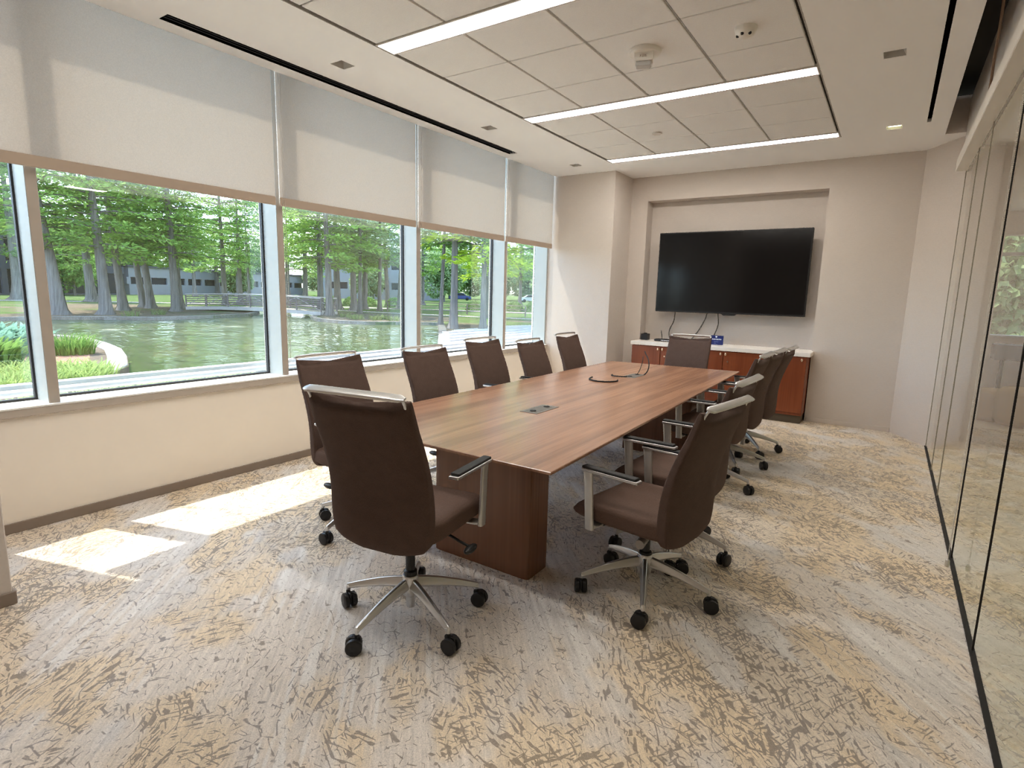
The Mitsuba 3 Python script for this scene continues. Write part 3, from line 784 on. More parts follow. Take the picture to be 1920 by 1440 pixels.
    for s in (-1, 1):
        w = lathe([(0.0, -0.013), (0.028, -0.013), (0.0345, -0.008), (0.0345, 0.008), (0.028, 0.013), (0.0, 0.013)], 22)
        w.apply_transform(trimesh.transformations.rotation_matrix(math.pi/2, (1, 0, 0))); w.apply_translation((0.012, s*0.0175, 0.0347)); wheels.append(w)
    hood = rounded(-0.018, 0.034, -0.006, 0.006, 0.024, 0.072, 0.0045)
    stem = tube([(0, 0, 0.050), (0, 0, 0.082)], 0.009, 10)
    casd = mikit.ply(cat_(wheels+[hood, stem]), 'm_black', 40)
    for i in range(5):
        a = placed(0, 0, 0, 72*i)
        P.append(('leg', legd, a))
        P.append(('caster', casd, ('caster', a)))
    # arms: post from under the seat, rail on top, pad
    for s in (-1, 1):
        br = [np.c_[np.full(16, s*x), 0.150+L[:, 0], z+L[:, 1]] for x, z, L in ((0.12, 0.400, superloop(0.026, 0.007, 16, 4)), (0.24, 0.400, superloop(0.026, 0.007, 16, 4)), (0.272, 0.405, superloop(0.026, 0.010, 16, 4)))]
        post = []
        for z, y, w, tk in ((0.390, 0.152, 0.023, 0.011), (0.44, 0.155, 0.023, 0.010), (0.60, 0.167, 0.024, 0.009), (0.670, 0.174, 0.026, 0.009), (0.681, 0.174, 0.026, 0.009)):
            L = superloop(tk, w, 16, 3.5)
            post.append(np.c_[s*0.278+L[:, 0], y+L[:, 1], np.full(16, z)])
        add('arm_post', cat_([loft(br), loft(post)]), 'm_alu_matte', 40)
        rail = rounded(s*0.278-0.023, s*0.278+0.023, -0.100, 0.200, 0.674, 0.689, 0.005, 10)
        add('arm_rail', rail, 'm_alu', 40)
        pad = rounded(s*0.278-0.0205, s*0.278+0.0205, -0.088, 0.198, 0.685, 0.700, 0.006, 10)
        add('arm_pad', pad, 'm_black_soft', 40)
    lever = tube(spline([(0.08, 0.02, 0.385), (0.18, 0.03, 0.372), (0.24, 0.03, 0.352), (0.285, 0.03, 0.340)], 14), 0.006, 8)
    pad = trimesh.creation.icosphere(2, 1.0); pad.apply_scale((0.020, 0.048, 0.016)); pad.apply_translation((0.295, 0.02, 0.336))
    add('tilt_lever', cat_([lever, pad]), 'm_black', 50)
    knob = tube([(-0.085, -0.05, 0.375), (-0.13, -0.06, 0.367), (-0.20, -0.075, 0.362)], [0.020, 0.022, 0.022], 18)
    add('tension_knob', knob, 'm_grey_plastic', 40)
    return P


CHAIR = chair_parts()
LIFTED = {'backrest', 'handle_bar', 'seat', 'mechanism', 'arm_post', 'arm_rail', 'arm_pad', 'tilt_lever', 'tension_knob'}


def chair(x, y, yaw, lift, base_deg, label, group='brown chairs round the table'):
    t = thing('office_chair', label, 'chair', group)
    R = np.random.default_rng(int(1000*abs(x)+77*y))
    Mseat = placed(x, y, lift, yaw); Mbase = placed(x, y, 0, base_deg)
    for n, d, loc in CHAIR:
        if n == 'caster':
            m = Mbase@loc[1]@placed(0.317, 0, 0, float(R.uniform(0, 360)))
        elif n in LIFTED:
            m = Mseat
        elif n == 'gas_column':
            m = Mbase.copy(); m[2, 2] = 1+lift/0.155; m[2, 3] = -0.205*(m[2, 2]-1)
        else:
            m = Mbase@loc
        holder = last if n in ('caster', 'arm_pad') else t      # a caster belongs to its leg, a pad to its arm rail
        k = put_copy(n, d, m, holder)
        if n in ('leg', 'arm_rail'):
            last = k


# facing: yaw 0 looks along +y
chair(2.478, 1.712, 9, 0.05, -89, 'brown high-backed chair at the near end of the table, seen from behind')
chair(1.56, 2.28, -90.5, 0.012, 200, 'brown chair nearest on the window side, partly behind the near end chair')
chair(1.55, 3.18, -89, 0.0, 150, 'brown chair on the window side, second from the near end')
chair(1.48, 4.0, -90, 0.018, 170, 'brown chair on the window side, third and middle of its row')
chair(1.53, 4.73, -88.5, -0.03, 190, 'brown chair on the window side, fourth from the near end')
chair(1.53, 5.49, -89.5, -0.005, 215, 'brown chair on the window side, last one before the far pier')
chair(2.24, 6.23, 180, -0.012, 54, 'brown chair at the far end of the table, in front of the credenza')
chair(3.262, 2.555, 81, -0.02, -70, 'brown chair nearest on the glass side, its seat and star base in full view')
chair(3.21, 3.12, 87, 0.008, -2, 'brown chair on the glass side, right behind the nearest one')
chair(3.07, 4.40, 90, 0.030, 0, 'brown chair on the glass side, third and pushed in under the table')
chair(3.06, 5.08, 88, 0.012, 10, 'brown chair on the glass side, fourth, its back against the credenza in view')
chair(3.07, 5.72, 88, -0.008, 20, 'brown chair on the glass side, last one before the credenza')

# ------------------------------------------------------------------ outdoors: ground, pond, planks
GZ, WZ = -0.30, -0.46
pond = Polygon([(-6.75, 3.6), (-9.6, 5.43), (-11.2, 6.05), (-13.0, 6.65), (-15.2, 7.1), (-17.7, 7.4), (-21, 6.6), (-25, 3.5), (-30, -6), (-33, -4), (-31.6, 4), (-31.2, 8.6), (-31.4, 10.5), (-30.2, 12.6), (-28.6, 14.45), (-29.4, 18.0),
                (-30.6, 21.0), (-33.5, 23.5), (-40, 26.5), (-42, 30.0), (-36, 29.0), (-30.5, 26.0), (-28.3, 24.4), (-26.0, 22.2), (-23.8, 21.0), (-21.5, 20.7), (-19.8, 21.2), (-18.9, 22.6), (-17.0, 24.0), (-15.6, 22.4), (-13.6, 20.2), (-10.2, 16.3), (-6.98, 12.6)]).buffer(0.5).buffer(-0.5)
ground = sbox(-260, -120, -0.20, 300).union(sbox(-0.3, 12.4, 60, 300)).difference(pond).difference(sbox(-12, -14, 0, 40).intersection(sbox(-6.6, -14, 0, 40)))
struct('ground', extr(ground, GZ-0.5, GZ), 'm_ground', label='lawn and mulch around the pond')
struct('ground_strip', extr(sbox(-6.6, -14, -0.2, 40), -0.42, -0.36), 'm_gravel', label='pale strip of ground along the outside of the building')
v = np.array([[-46, -10, WZ], [-6.5, -10, WZ], [-6.5, 34, WZ], [-46, 34, WZ]], float)
put('pond_water', (v, np.array([[0, 1, 2], [0, 2, 3]])), 'm_water', None, uv=v[:, :2], label='green rippled pond water outside the windows', cat='water', kind='stuff')
curb = pond.buffer(0.34).difference(pond).difference(sbox(-6.75, -20, 0, 60)).intersection(sbox(-60, -3, -6, 26))
wide = pond.buffer(0.40).difference(pond.buffer(0.02)).intersection(sbox(-14.5, 4.0, -6.8, 7.6))
put('pond_curb', extr(curb.difference(sbox(-14.5, 3.0, -6.5, 8.2)), GZ-0.2, GZ+0.02), 'm_concrete_shaded', None, label='concrete curb along the far banks of the pond, shade painted in', cat='curb')
put('pond_curb', extr(wide, GZ-0.2, GZ+0.03), 'm_concrete', None, label='white sunlit concrete curb curving round the near mulch bed', cat='curb')
bed = Polygon([(-6.7, 3.0), (-9.0, 4.3), (-11.0, 5.2), (-13.0, 5.9), (-15.2, 6.3), (-17.5, 6.6), (-20.5, 5.6), (-24, 2.5), (-24, -6), (-6.7, -6)])
struct('planting_bed', extr(bed, GZ-0.1, GZ+0.012), 'm_mulch', label='bed of red-brown mulch at the near corner of the pond')
bank = Polygon([(-26.0, 22.8), (-23.8, 21.6), (-21.5, 21.3), (-19.8, 21.8), (-18.4, 23.2), (-17.5, 26), (-20, 29), (-26, 30), (-31, 27.5), (-28.6, 25.2)])
struct('mulch_bed', extr(bank, GZ-0.1, GZ+0.02), 'm_bank', label='brown leaf litter on the wooded point behind the pond')
path = LineString([(-70, 0), (-62, 17), (-54, 27), (-47, 34), (-41, 36), (-34, 39), (-28, 42), (-20, 44)]).buffer(1.1)
struct('path', extr(path, GZ-0.05, GZ+0.02), 'm_path', label='pale path behind the cypress trees')
path2 = LineString([(-34, 30.5), (-28, 31), (-22, 32), (-14, 34)]).buffer(0.5)
struct('path', extr(path2, GZ-0.05, GZ+0.02), 'm_path')
wk = thing('boardwalk', 'weathered wooden planks along the pond outside the windows', 'boardwalk')
for (x, w, y0, y1, z) in [(-6.85, 0.22, -6, 26, -0.10), (-6.12, 0.22, -6, 26, -0.09), (-6.5, 0.2, 9.0, 26, -0.12), (-5.75, 0.2, 8.2, 26, -0.12), (-5.35, 0.2, 7.4, 26, -0.12), (-4.9, 0.2, 7.4, 26, -0.12),
                          (-7.4, 0.30, 13.4, 27, -0.13), (-8.1, 0.30, 14.3, 27, -0.13), (-8.9, 0.32, 15.2, 28, -0.14), (-9.8, 0.34, 16.3, 28, -0.14), (-10.8, 0.36, 17.4, 28, -0.15)]:
    put('plank', box(x-w/2, x+w/2, y0, y1, z-0.075, z, 0.008), 'm_plank', wk)
for y in np.arange(-5.5, 26, 2.2):
    put('post', box(-6.85, -6.75, y, y+0.1, -0.45, -0.17, 0.005), 'm_plank', wk)
struct('terrace', extr(Polygon([(-5.1, 12.2), (-7.0, 12.6), (-10.6, 16.6), (-12.5, 20.0), (-13.0, 25), (-11.5, 30), (-5.1, 30)]).difference(pond), GZ-0.05, GZ+0.03), 'm_concrete', label='sunlit pale paving beyond the boardwalk')


# plants ---------------------------------------------------------
def blades(n, spread, h, w, col, seed, lean=0.5, broad=1.0):
    """tuft of narrow arching leaves; each leaf four quads long"""
    R = np.random.default_rng(seed)
    a = R.uniform(0, 2*np.pi, n); r = spread*np.sqrt(R.uniform(0, 1, n))*0.6
    base = np.c_[r*np.cos(a), r*np.sin(a), np.zeros(n)]
    az = a+R.normal(0, 0.7, n); hh = h*R.uniform(0.6, 1.1, n); le = lean*h*R.uniform(0.4, 1.4, n)
    d = np.c_[np.cos(az), np.sin(az), 0*az]; sd = np.c_[-np.sin(az), np.cos(az), 0*az]
    V = []; K = 4
    for k in range(K+1):
        s = k/K
        c = base+d*(le*s**1.7)[:, None]; c[:, 2] += hh*(1.25*s-0.45*s**2.4)
        ww = w*(1-s)**0.7*R.uniform(0.8, 1.2, n)*(0.5+0.5*min(1, 3*s+0.3)) if broad == 1.0 else w*np.sin(np.pi*(0.08+0.92*s))*np.ones(n)
        V += [c-sd*ww[:, None]/2, c+sd*ww[:, None]/2]
    V = np.stack(V, 1)
    v = V.reshape(-1, 3); f = []
    m = 2*(K+1)
    for k in range(K):
        f += [[2*k, 2*k+1, 2*k+3], [2*k, 2*k+3, 2*k+2]]
    f = (np.array(f)[None]+(np.arange(n)*m)[:, None, None]).reshape(-1, 3)
    c = np.array(col)[None]*R.uniform(0.7, 1.25, (n, 1))*np.array([1, 1, 1])[None]
    return (v, f), np.repeat(np.clip(c, 0, 1), m, 0)


def plant(name, x, y, z, n, spread, h, w, col, seed, label, cat, group=None, lean=0.5, broad=1.0):
    (v, f), c = blades(n, spread, h, w, col, seed, lean, broad)
    put(name, (v+np.array([x, y, z]), f), 'm_leaf', None, color=c, label=label, cat=cat, group=group)


LIME, GREEN, TEAL = (0.36, 0.46, 0.16), (0.20, 0.33, 0.085), (0.23, 0.40, 0.29)
plant('grass_tuft', -12.6, 5.35, GZ, 420, 0.85, 0.60, 0.034, GREEN, 11, 'round tuft of narrow green leaves at the tip of the mulch bed', 'plant')
gpos = [(-8.2, 3.9), (-8.3, 4.3), (-9.0, 3.9), (-8.9, 4.35), (-7.6, 3.9), (-7.7, 3.5), (-8.3, 3.2), (-9.3, 3.3), (-8.8, 2.7), (-10.0, 3.7), (-7.6, 2.7), (-9.8, 2.9), (-8.2, 2.2), (-7.4, 3.0), (-10.3, 2.5)]
for i, (x, y) in enumerate(gpos):
    plant('lily_clump', x, y, GZ, 150, 0.70, 0.34, 0.035, LIME, 30+i, 'light green strappy clump in the mulch bed', 'plant', 'strappy clumps in the mulch bed', 0.75)
for i, (x, y, h) in enumerate([(-13.6, 4.3, 0.75), (-13.9, 3.5, 0.8), (-13.0, 3.3, 0.75), (-14.6, 4.2, 0.8), (-14.3, 2.8, 0.8)]):
    plant('leafy_shrub', x, y, GZ, 330, 1.5, h, 0.13, TEAL, 60+i, 'blue-green broad-leaved shrub at the left edge of the pond', 'shrub', 'blue-green shrubs by the pond', 0.5, 0.0)
for i, (x, y) in enumerate([(-10.9, 3.3), (-11.3, 2.7), (-10.7, 2.5)]):
    plant('low_shrub', x, y, GZ, 260, 1.1, 0.7, 0.10, GREEN, 70+i, 'low dark green leafy plant at the left in the mulch bed', 'shrub', 'low green plants in the mulch bed', 0.5, 0.0)
for i in range(16):
    plant('edge_grass', -6.30-0.12*(i % 3), 2.6+0.24*i, -0.36, 60, 0.25, 0.20, 0.020, LIME, 90+i, 'small pale grass tuft between the planks and the window', 'plant', 'grass tufts under the window', 0.9)
for i, (x, y) in enumerate([(-22.5, 22.6), (-21.6, 22.2), (-20.6, 22.6), (-19.6, 23.0), (-21.0, 23.6), (-24.2, 23.4), (-19.0, 24.2), (-30.2, 13.9), (-31.5, 15.9)]):
    plant('bank_plant', x, y, GZ, 60, 0.7, 0.42, 0.035, (0.24, 0.30, 0.12), 120+i, 'sparse pale green plant on the far bank', 'plant', 'small plants on the far bank', 0.7)


# trees ----------------------------------------------------------
def sprays(C, D, L, Wd, col, R, droop=0.25, up=0.35):
    """leaf sprays: a folded pointed leaf (4 triangles) at each centre C along direction D"""
    n = len(C)
    D = D+R.normal(0, 0.35, (n, 3)); D[:, 2] -= droop*R.uniform(0, 1, n); D /= np.linalg.norm(D, axis=1, keepdims=True)
    N = R.normal(0, up, (n, 3)); N[:, 2] += 1.0
    S = np.cross(D, N); S /= np.linalg.norm(S, axis=1, keepdims=True); N = np.cross(S, D)
    L = L*R.uniform(0.6, 1.3, n)[:, None]; Wd = Wd*R.uniform(0.7, 1.3, n)[:, None]
    a = C; b = C+D*L*0.45+S*Wd/2-N*Wd*0.15; c = C+D*L-N*L*0.12; d = C+D*L*0.45-S*Wd/2-N*Wd*0.15
    v = np.stack([a, b, c, d], 1).reshape(-1, 3)
    f = (np.array([[0, 1, 2], [0, 2, 3]])[None]+(np.arange(n)*4)[:, None, None]).reshape(-1, 3)
    k = R.uniform(0, 1, (n, 1)); cc = (np.array(col[0])*(1-k)+np.array(col[1])*k)*R.uniform(0.8, 1.15, (n, 1))
    return (v, f), np.repeat(cc, 4, 0)


def cypress(seed, h, r, col, zlow, n_branch=46, n_leaf=150, reach=3.2, lean=(0, 0), flare=2.1):
    R = np.random.default_rng(seed)
    zs = np.array([0, 0.12, 0.35, 0.8, 1.6, 3.0, 5.0, 8.0, h*0.85, h])
    wob = np.cumsum(R.normal(0, 0.05, (len(zs), 2)), 0)*np.linspace(0, 1, len(zs))[:, None]
    cx = np.c_[lean[0]*zs+wob[:, 0], lean[1]*zs+wob[:, 1]]
    rr = r*np.array([flare, flare*0.86, flare*0.66, 1.25, 1.08, 1.0, 0.85, 0.62, 0.28, 0.05])
    tr = tube(np.c_[cx, zs-0.05], rr, 14)
    v = np.array(tr.vertices); ang = np.arctan2(v[:, 1], v[:, 0])
    k = np.clip(1-v[:, 2]/1.4, 0, 1)**1.5
    v[:, :2] *= (1+0.22*k*np.sin(5*ang+seed))[:, None]
    tr.vertices = v
    limbs, C, D = [tr], [], []
    for i in range(n_branch):
        z = zlow+(h-zlow)*(i+R.uniform(0, 1))/n_branch
        a = i*2.4+R.uniform(-0.5, 0.5)
        t = (z-zlow)/(h-zlow)
        ln = reach*(0.45+0.75*math.sin(math.pi*min(1, 0.18+0.82*t)))*R.uniform(0.65, 1.15)
        b = np.array([np.interp(z, zs, cx[:, 0]), np.interp(z, zs, cx[:, 1]), z])
        dv = np.array([math.cos(a), math.sin(a), 0.30-0.25*(1-t)])
        s = np.linspace(0, 1, 5)[:, None]
        pth = b+dv*ln*s+np.array([0, 0, -1.0])*(0.35*ln*s**2.2*0.45)
        limbs.append(tube(pth, np.array([0.16*r+0.018, 0.13*r+0.014, 0.09*r+0.012, 0.06*r+0.010, 0.006]), 5, cap=False))
        m = int(n_leaf*R.uniform(0.7, 1.3))
        q = R.beta(1.6, 1.1, m)
        pc = np.stack([np.interp(q, s[:, 0], pth[:, j]) for j in range(3)], 1)
        side = np.array([-math.sin(a), math.cos(a), 0])
        wd = (0.16+0.42*q)*ln*0.55
        off = R.normal(0, 0.5, m)*wd
        pc = pc+side*off[:, None]+R.normal(0, 0.10, (m, 3))
        pc[:, 2] -= 0.10*np.abs(off)
        C.append(pc); D.append(np.tile(dv, (m, 1))+side*np.sign(off)[:, None]*0.7)
    leaf = sprays(np.vstack(C), np.vstack(D), 0.34, 0.15, col, R)
    return cat_(limbs), leaf


DK, MD, YL, PALE = ((0.15, 0.27, 0.075), (0.30, 0.47, 0.13)), ((0.22, 0.38, 0.085), (0.42, 0.60, 0.16)), ((0.40, 0.58, 0.06), (0.60, 0.75, 0.10)), ((0.26, 0.38, 0.18), (0.46, 0.57, 0.30))
protos = []
for sd, h, r, col, zl, nb, nl, rc in [(1, 14, 0.27, DK, 3.9, 46, 150, 3.3), (2, 14, 0.27, MD, 3.3, 48, 150, 3.3), (3, 12, 0.20, MD, 3.9, 42, 140, 2.8), (4, 13, 0.18, PALE, 4.0, 44, 120, 2.6), (5, 11, 0.15, YL, 2.9, 40, 150, 2.6)]:
    wood, (lv, lc) = cypress(sd, h, r, col, zl, nb, nl, rc)
    protos.append((mikit.ply(wood, 'm_bark', 40), mikit.ply(lv, 'm_leaf', False, color=lc), r))
# (x, y, trunk radius, prototype, spin, lean to the left in metres per metre, words that single it out)
TREES = [
    (-33.3, 11.7, 0.28, 0, 20, -0.115, 'thick leaning cypress at the pond edge, first right of the left mullion'),
    (-57.2, 21.7, 0.35, 1, 200, -0.05, 'cypress set back on the lawn between the two thick trunks at the left'),
    (-32.5, 13.6, 0.24, 1, 110, -0.06, 'thick cypress with a knotty trunk at the pond edge in the first wide pane'),
    (-37.9, 16.6, 0.22, 0, 300, -0.07, 'cypress leaning just right of the knotty one'),
    (-43.3, 20.1, 0.20, 2, 70, -0.09, 'slim leaning cypress, left one of a close pair in the first wide pane'),
    (-41.1, 19.7, 0.23, 0, 250, -0.08, 'stouter leaning cypress, right one of a close pair in the first wide pane'),
    (-35.4, 18.7, 0.22, 1, 160, -0.02, 'upright cypress on the bank, left of the footbridge'),
    (-40.7, 21.6, 0.18, 2, 10, -0.04, 'cypress just behind the one left of the footbridge'),
    (-86, 45.6, 0.25, 3, 30, 0.0, 'thin far tree before the low white wall'),
    (-103, 58.3, 0.38, 0, 80, 0.01, 'tall dark far tree right of the low white wall'),
    (-94, 57.3, 0.33, 2, 140, 0.0, 'straight far tree behind the footbridge'),
    (-62, 40.0, 0.15, 3, 190, 0.0, 'slender tree left of the second mullion'),
    (-64.0, 18.3, 0.45, 0, 45, -0.03, 'broad cypress in the narrow pane at the left edge'),
    (-66.0, 12.0, 0.40, 1, 95, -0.03, 'cypress at the far left of the lawn'),
    (-30.7, 26.6, 0.19, 1, 15, 0.0, 'left trunk of the front pair on the wooded point'),
    (-26.4, 24.0, 0.19, 1, 75, -0.03, 'nearest trunk at the tip of the wooded point'),
    (-35.6, 32.1, 0.25, 0, 135, 0.0, 'pale trunk behind the tip of the wooded point'),
    (-32.3, 31.0, 0.22, 2, 195, 0.0, 'dark trunk in the middle of the wooded point'),
    (-28.2, 28.1, 0.13, 3, 255, 0.0, 'slim pale trunk in the middle of the wooded point'),
    (-34.9, 34.5, 0.21, 2, 315, 0.03, 'trunk leaning right in the middle of the wooded point'),
    (-31.6, 33.2, 0.14, 3, 35, 0.03, 'slim trunk leaning right on the wooded point'),
    (-40.4, 42.5, 0.20, 3, 155, -0.02, 'trunk leaning left before the bright lawn'),
    (-34.0, 37.8, 0.18, 3, 215, 0.04, 'pale trunk close to the third mullion'),
    (-44.5, 52.3, 0.22, 2, 275, 0.0, 'dark trunk right beside the third mullion'),
    (-15.6, 22.6, 0.09, 3, 335, 0.035, 'slender leaning trunk on the near lawn in the fourth pane'),
    (-13.3, 20.9, 0.16, 0, 65, 0.01, 'thick dark trunk on the near lawn in the fourth pane'),
    (-12.2, 21.8, 0.12, 4, 125, 0.0, 'tree with bright yellow-green leaves in the fourth pane'),
    (-19.5, 32.0, 0.14, 4, 185, 0.0, 'yellow-green tree in the last pane'),
    (-42.3, 71.2, 0.22, 2, 305, 0.0, 'thin trunk in the distance in the last pane'),
    (-13.5, 29.2, 0.19, 1, 5, 0.0, 'stout pale trunk near the pier in the last pane'),
    (-49.7, 39.1, 0.24, 1, 105, 0.0, 'cypress behind the footbridge'),
    (-60.0, 44.0, 0.27, 2, 165, 0.0, 'cypress before the white building with a window band'),
    (-46.0, 28.0, 0.20, 1, 225, 0.0, 'leafy cypress over the left end of the footbridge'),
    (-52.0, 33.0, 0.20, 0, 285, 0.0, 'dark leafy cypress beyond the footbridge'),
]
for (x, y, r, pi, spin, ln, lab) in TREES:
    t = thing('cypress_tree', lab, 'tree', 'cypress trees round the pond')
    wd, lf, pr = protos[pi]
    # lean: shear along the direction that runs across the view
    sh = np.eye(4); dirx = np.array([-y, x]) / math.hypot(x, y)*-1
    dirx = np.array([RT[0], RT[1]])
    sh[0, 2], sh[1, 2] = ln*dirx[0], ln*dirx[1]
    s = r/pr
    sw = np.diag([s, s, 1, 1.0])
    put_copy('trunk', wd, placed(x, y, GZ, 0)@sh@placed(0, 0, 0, spin)@sw, t)
    k = put_copy('foliage', lf, placed(x, y, GZ, 0)@sh@placed(0, 0, 0, spin), t); tag(k, kind='stuff')


def broadleaf(seed, h, rad, col, n=5200):
    R = np.random.default_rng(seed)
    tr = [tube([(0, 0, -0.1), (0.05, 0, h*0.2), (0.0, 0.1, h*0.45)], [0.22, 0.16, 0.09], 8)]
    blobs = R.normal(0, 1, (16, 3)); blobs /= np.linalg.norm(blobs, axis=1, keepdims=True)
    ctr = np.array([0, 0, h*0.52])+blobs*np.array([rad*0.62, rad*0.62, h*0.40])*R.uniform(0.5, 1.0, (16, 1))
    for c in ctr[:7]:
        tr.append(tube([(0, 0.05, h*0.3), tuple(0.5*(c+np.array([0, 0, h*0.35]))), tuple(c)], [0.08, 0.05, 0.02], 5))
    w = R.integers(0, 16, n); d = R.normal(0, 1, (n, 3)); d /= np.linalg.norm(d, axis=1, keepdims=True)
    C = ctr[w]+d*(rad*0.40)*R.uniform(0.55, 1.0, (n, 1))**0.5
    leaf = sprays(C, d*np.array([1, 1, 0.4]), 0.75, 0.42, col, R, 0.4, 0.8)
    return cat_(tr), leaf


bp = []
for sd, h, rd, col in [(21, 11, 5.5, PALE), (22, 13, 6.0, MD), (23, 9, 4.5, ((0.26, 0.36, 0.16), (0.42, 0.52, 0.28))), (24, 14, 6.5, DK)]:
    wd, (lv, lc) = broadleaf(sd, h, rd, col)
    bp.append((mikit.ply(wd, 'm_bark', 40), mikit.ply(lv, 'm_leaf', False, color=lc)))
FAR = [(-118, 6, 3, 1.3), (-112, 20, 3, 1.2), (-122, 34, 1, 1.2), (-116, 48, 3, 1.1), (-124, 62, 1, 1.2), (-118, 76, 0, 1.1), (-108, 86, 2, 1.0), (-112, 100, 1, 1.2), (-92, 92, 0, 1.0), (-80, 84, 2, 0.9), (-84, 104, 1, 1.1),
       (-68, 100, 2, 1.0), (-74, 122, 0, 1.2), (-58, 108, 0, 1.1), (-60, 130, 1, 1.2), (-46, 112, 2, 1.1), (-44, 132, 1, 1.2), (-34, 116, 0, 1.1), (-28, 132, 1, 1.3), (-20, 110, 2, 1.0), (-70, 66, 2, 0.8), (-58, 72, 0, 0.8), (-104, 30, 0, 0.7), (-98, 60, 2, 0.7),
       (-86, 30, 3, 0.75), (-92, 14, 3, 0.9), (-84, 2, 1, 1.0), (-100, -10, 3, 1.2), (-31, 66, 0, 0.8), (-22, 70, 2, 0.8), (6.8, 27, 2, 0.6), (10.5, 30, 0, 0.7), (3.0, 34, 1, 0.7), (-74, 110, 2, 0.9), (-62, 105, 0, 0.9), (-53, 99, 2, 0.9), (-45, 95, 0, 0.9), (-37, 89, 2, 0.85), (-84, 112, 0, 0.9)]
for i, (x, y, k_, s) in enumerate(FAR):
    t = thing('broadleaf_tree', ['pale green leafy tree far behind the pond', 'mid green leafy tree far behind the pond', 'light yellowish leafy tree far behind the pond', 'dark green leafy tree far behind the pond'][k_], 'tree', 'leafy trees in the distance, kind %d' % (k_+1))
    mt = placed(x, y, GZ, 57*i)@np.diag([s, s, s, 1.0])
    put_copy('trunk', bp[k_][0], mt, t)
    k = put_copy('foliage', bp[k_][1], mt, t); tag(k, kind='stuff')

# round hedges
R_ = np.random.default_rng(5)


def bush(rx, rz, col, n, seed):
    R = np.random.default_rng(seed)
    d = R.normal(0, 1, (n, 3)); d[:, 2] = np.abs(d[:, 2]); d /= np.linalg.norm(d, axis=1, keepdims=True)
    C = d*np.array([rx, rx, rz])*R.uniform(0.75, 1.0, (n, 1))
    (v, f), c = sprays(C, d, 0.16, 0.09, col, R, 0.1, 0.8)
    return mikit.ply((v, f), 'm_leaf', False, color=c)


HB = [bush(0.8, 0.95, DK, 1500, 1), bush(0.9, 0.9, ((0.14, 0.24, 0.08), (0.24, 0.34, 0.12)), 1500, 2)]
hp = [(-47.5, 36.5), (-46.0, 37.6), (-44.5, 38.7), (-43.0, 39.8), (-41.5, 40.8), (-38.5, 41.6), (-37.0, 42.4), (-49.0, 35.4), (-50.5, 34.3)]
for x, y in hp:
    k = put_copy('round_shrub', HB[0], placed(x, y, GZ, float(R_.uniform(0, 360)))); tag(k, 'clipped round dark shrub in the row behind the footbridge', 'shrub', 'round dark shrubs behind the footbridge')
for x, y in [(-27.5, 44), (-25.9, 45), (-24.3, 46), (-22.7, 46.8), (-21.1, 47.6), (-19.5, 48.2), (-17.9, 48.8), (-29.1, 43)]:
    k = put_copy('hedge_shrub', HB[1], placed(x, y, GZ, float(R_.uniform(0, 360)))); tag(k, 'low green hedge shrub across the lawn', 'shrub', 'hedge across the lawn')

# footbridge over the inlet
t = thing('footbridge', 'low footbridge with cable railings across the pond inlet', 'bridge')
A_, B_ = np.array([-38.5, 21.6]), np.array([-27.2, 24.6])
L_ = np.linalg.norm(B_-A_); U_ = (B_-A_)/L_; N_ = np.array([-U_[1], U_[0]])
BM = np.eye(4); BM[:2, 0] = U_; BM[:2, 1] = N_; BM[:2, 3] = A_


def onb(m):
    m = m.copy(); m.apply_transform(BM); return m


arch = lambda u: 0.12*math.sin(math.pi*u/L_)
us = np.linspace(0, L_, 13)
deck = loft([np.array([(u, -0.9, -0.30+arch(u)), (u, 0.9, -0.30+arch(u)), (u, 0.9, -0.08+arch(u)), (u, -0.9, -0.08+arch(u))]) for u in us])
put('deck', onb(deck), 'm_path', t)
for yy in (-0.85, 0.85):
    put('top_rail', onb(tube([(u, yy, 0.80+arch(u)) for u in us], 0.04, 8)), 'm_path', t)
    for zr in (0.08, 0.22, 0.36, 0.50, 0.64):
        put('railing_bar', onb(tube([(u, yy, zr+arch(u)) for u in us], 0.034, 5)), 'm_bridge', t)
    for i in range(7):
        u = L_*i/6
        put('rail_post', onb(box(u-0.035, u+0.035, yy-0.035, yy+0.035, -0.1, 0.80+arch(u), 0.004)), 'm_bridge', t)
        if i < 6:
            u2 = L_*(i+1)/6
            a_, b_ = (u, 0.0), (u2, 0.76)
            if i % 2: a_, b_ = (u, 0.76), (u2, 0.0)
            put('diagonal_brace', onb(tube([(a_[0], yy, a_[1]+arch(u)), (b_[0], yy, b_[1]+arch(u2))], 0.02, 6)), 'm_path', t)
# bench-like dark rail behind the point
t = thing('path_railing', 'second low railing of the path behind the wooded point', 'railing')
for i in range(6):
    x_, y_ = -31+2.4*i, 33.5+0.55*i
    put('rail_post', box(x_-0.04, x_+0.04, y_-0.04, y_+0.04, GZ, 0.5, 0.004), 'm_bridge', t)
for zr in (0.5, 0.2, -0.05):
    put('railing_bar', tube([(-31, 33.5, zr), (-19, 36.25, zr)], 0.03, 6), 'm_bridge', t)


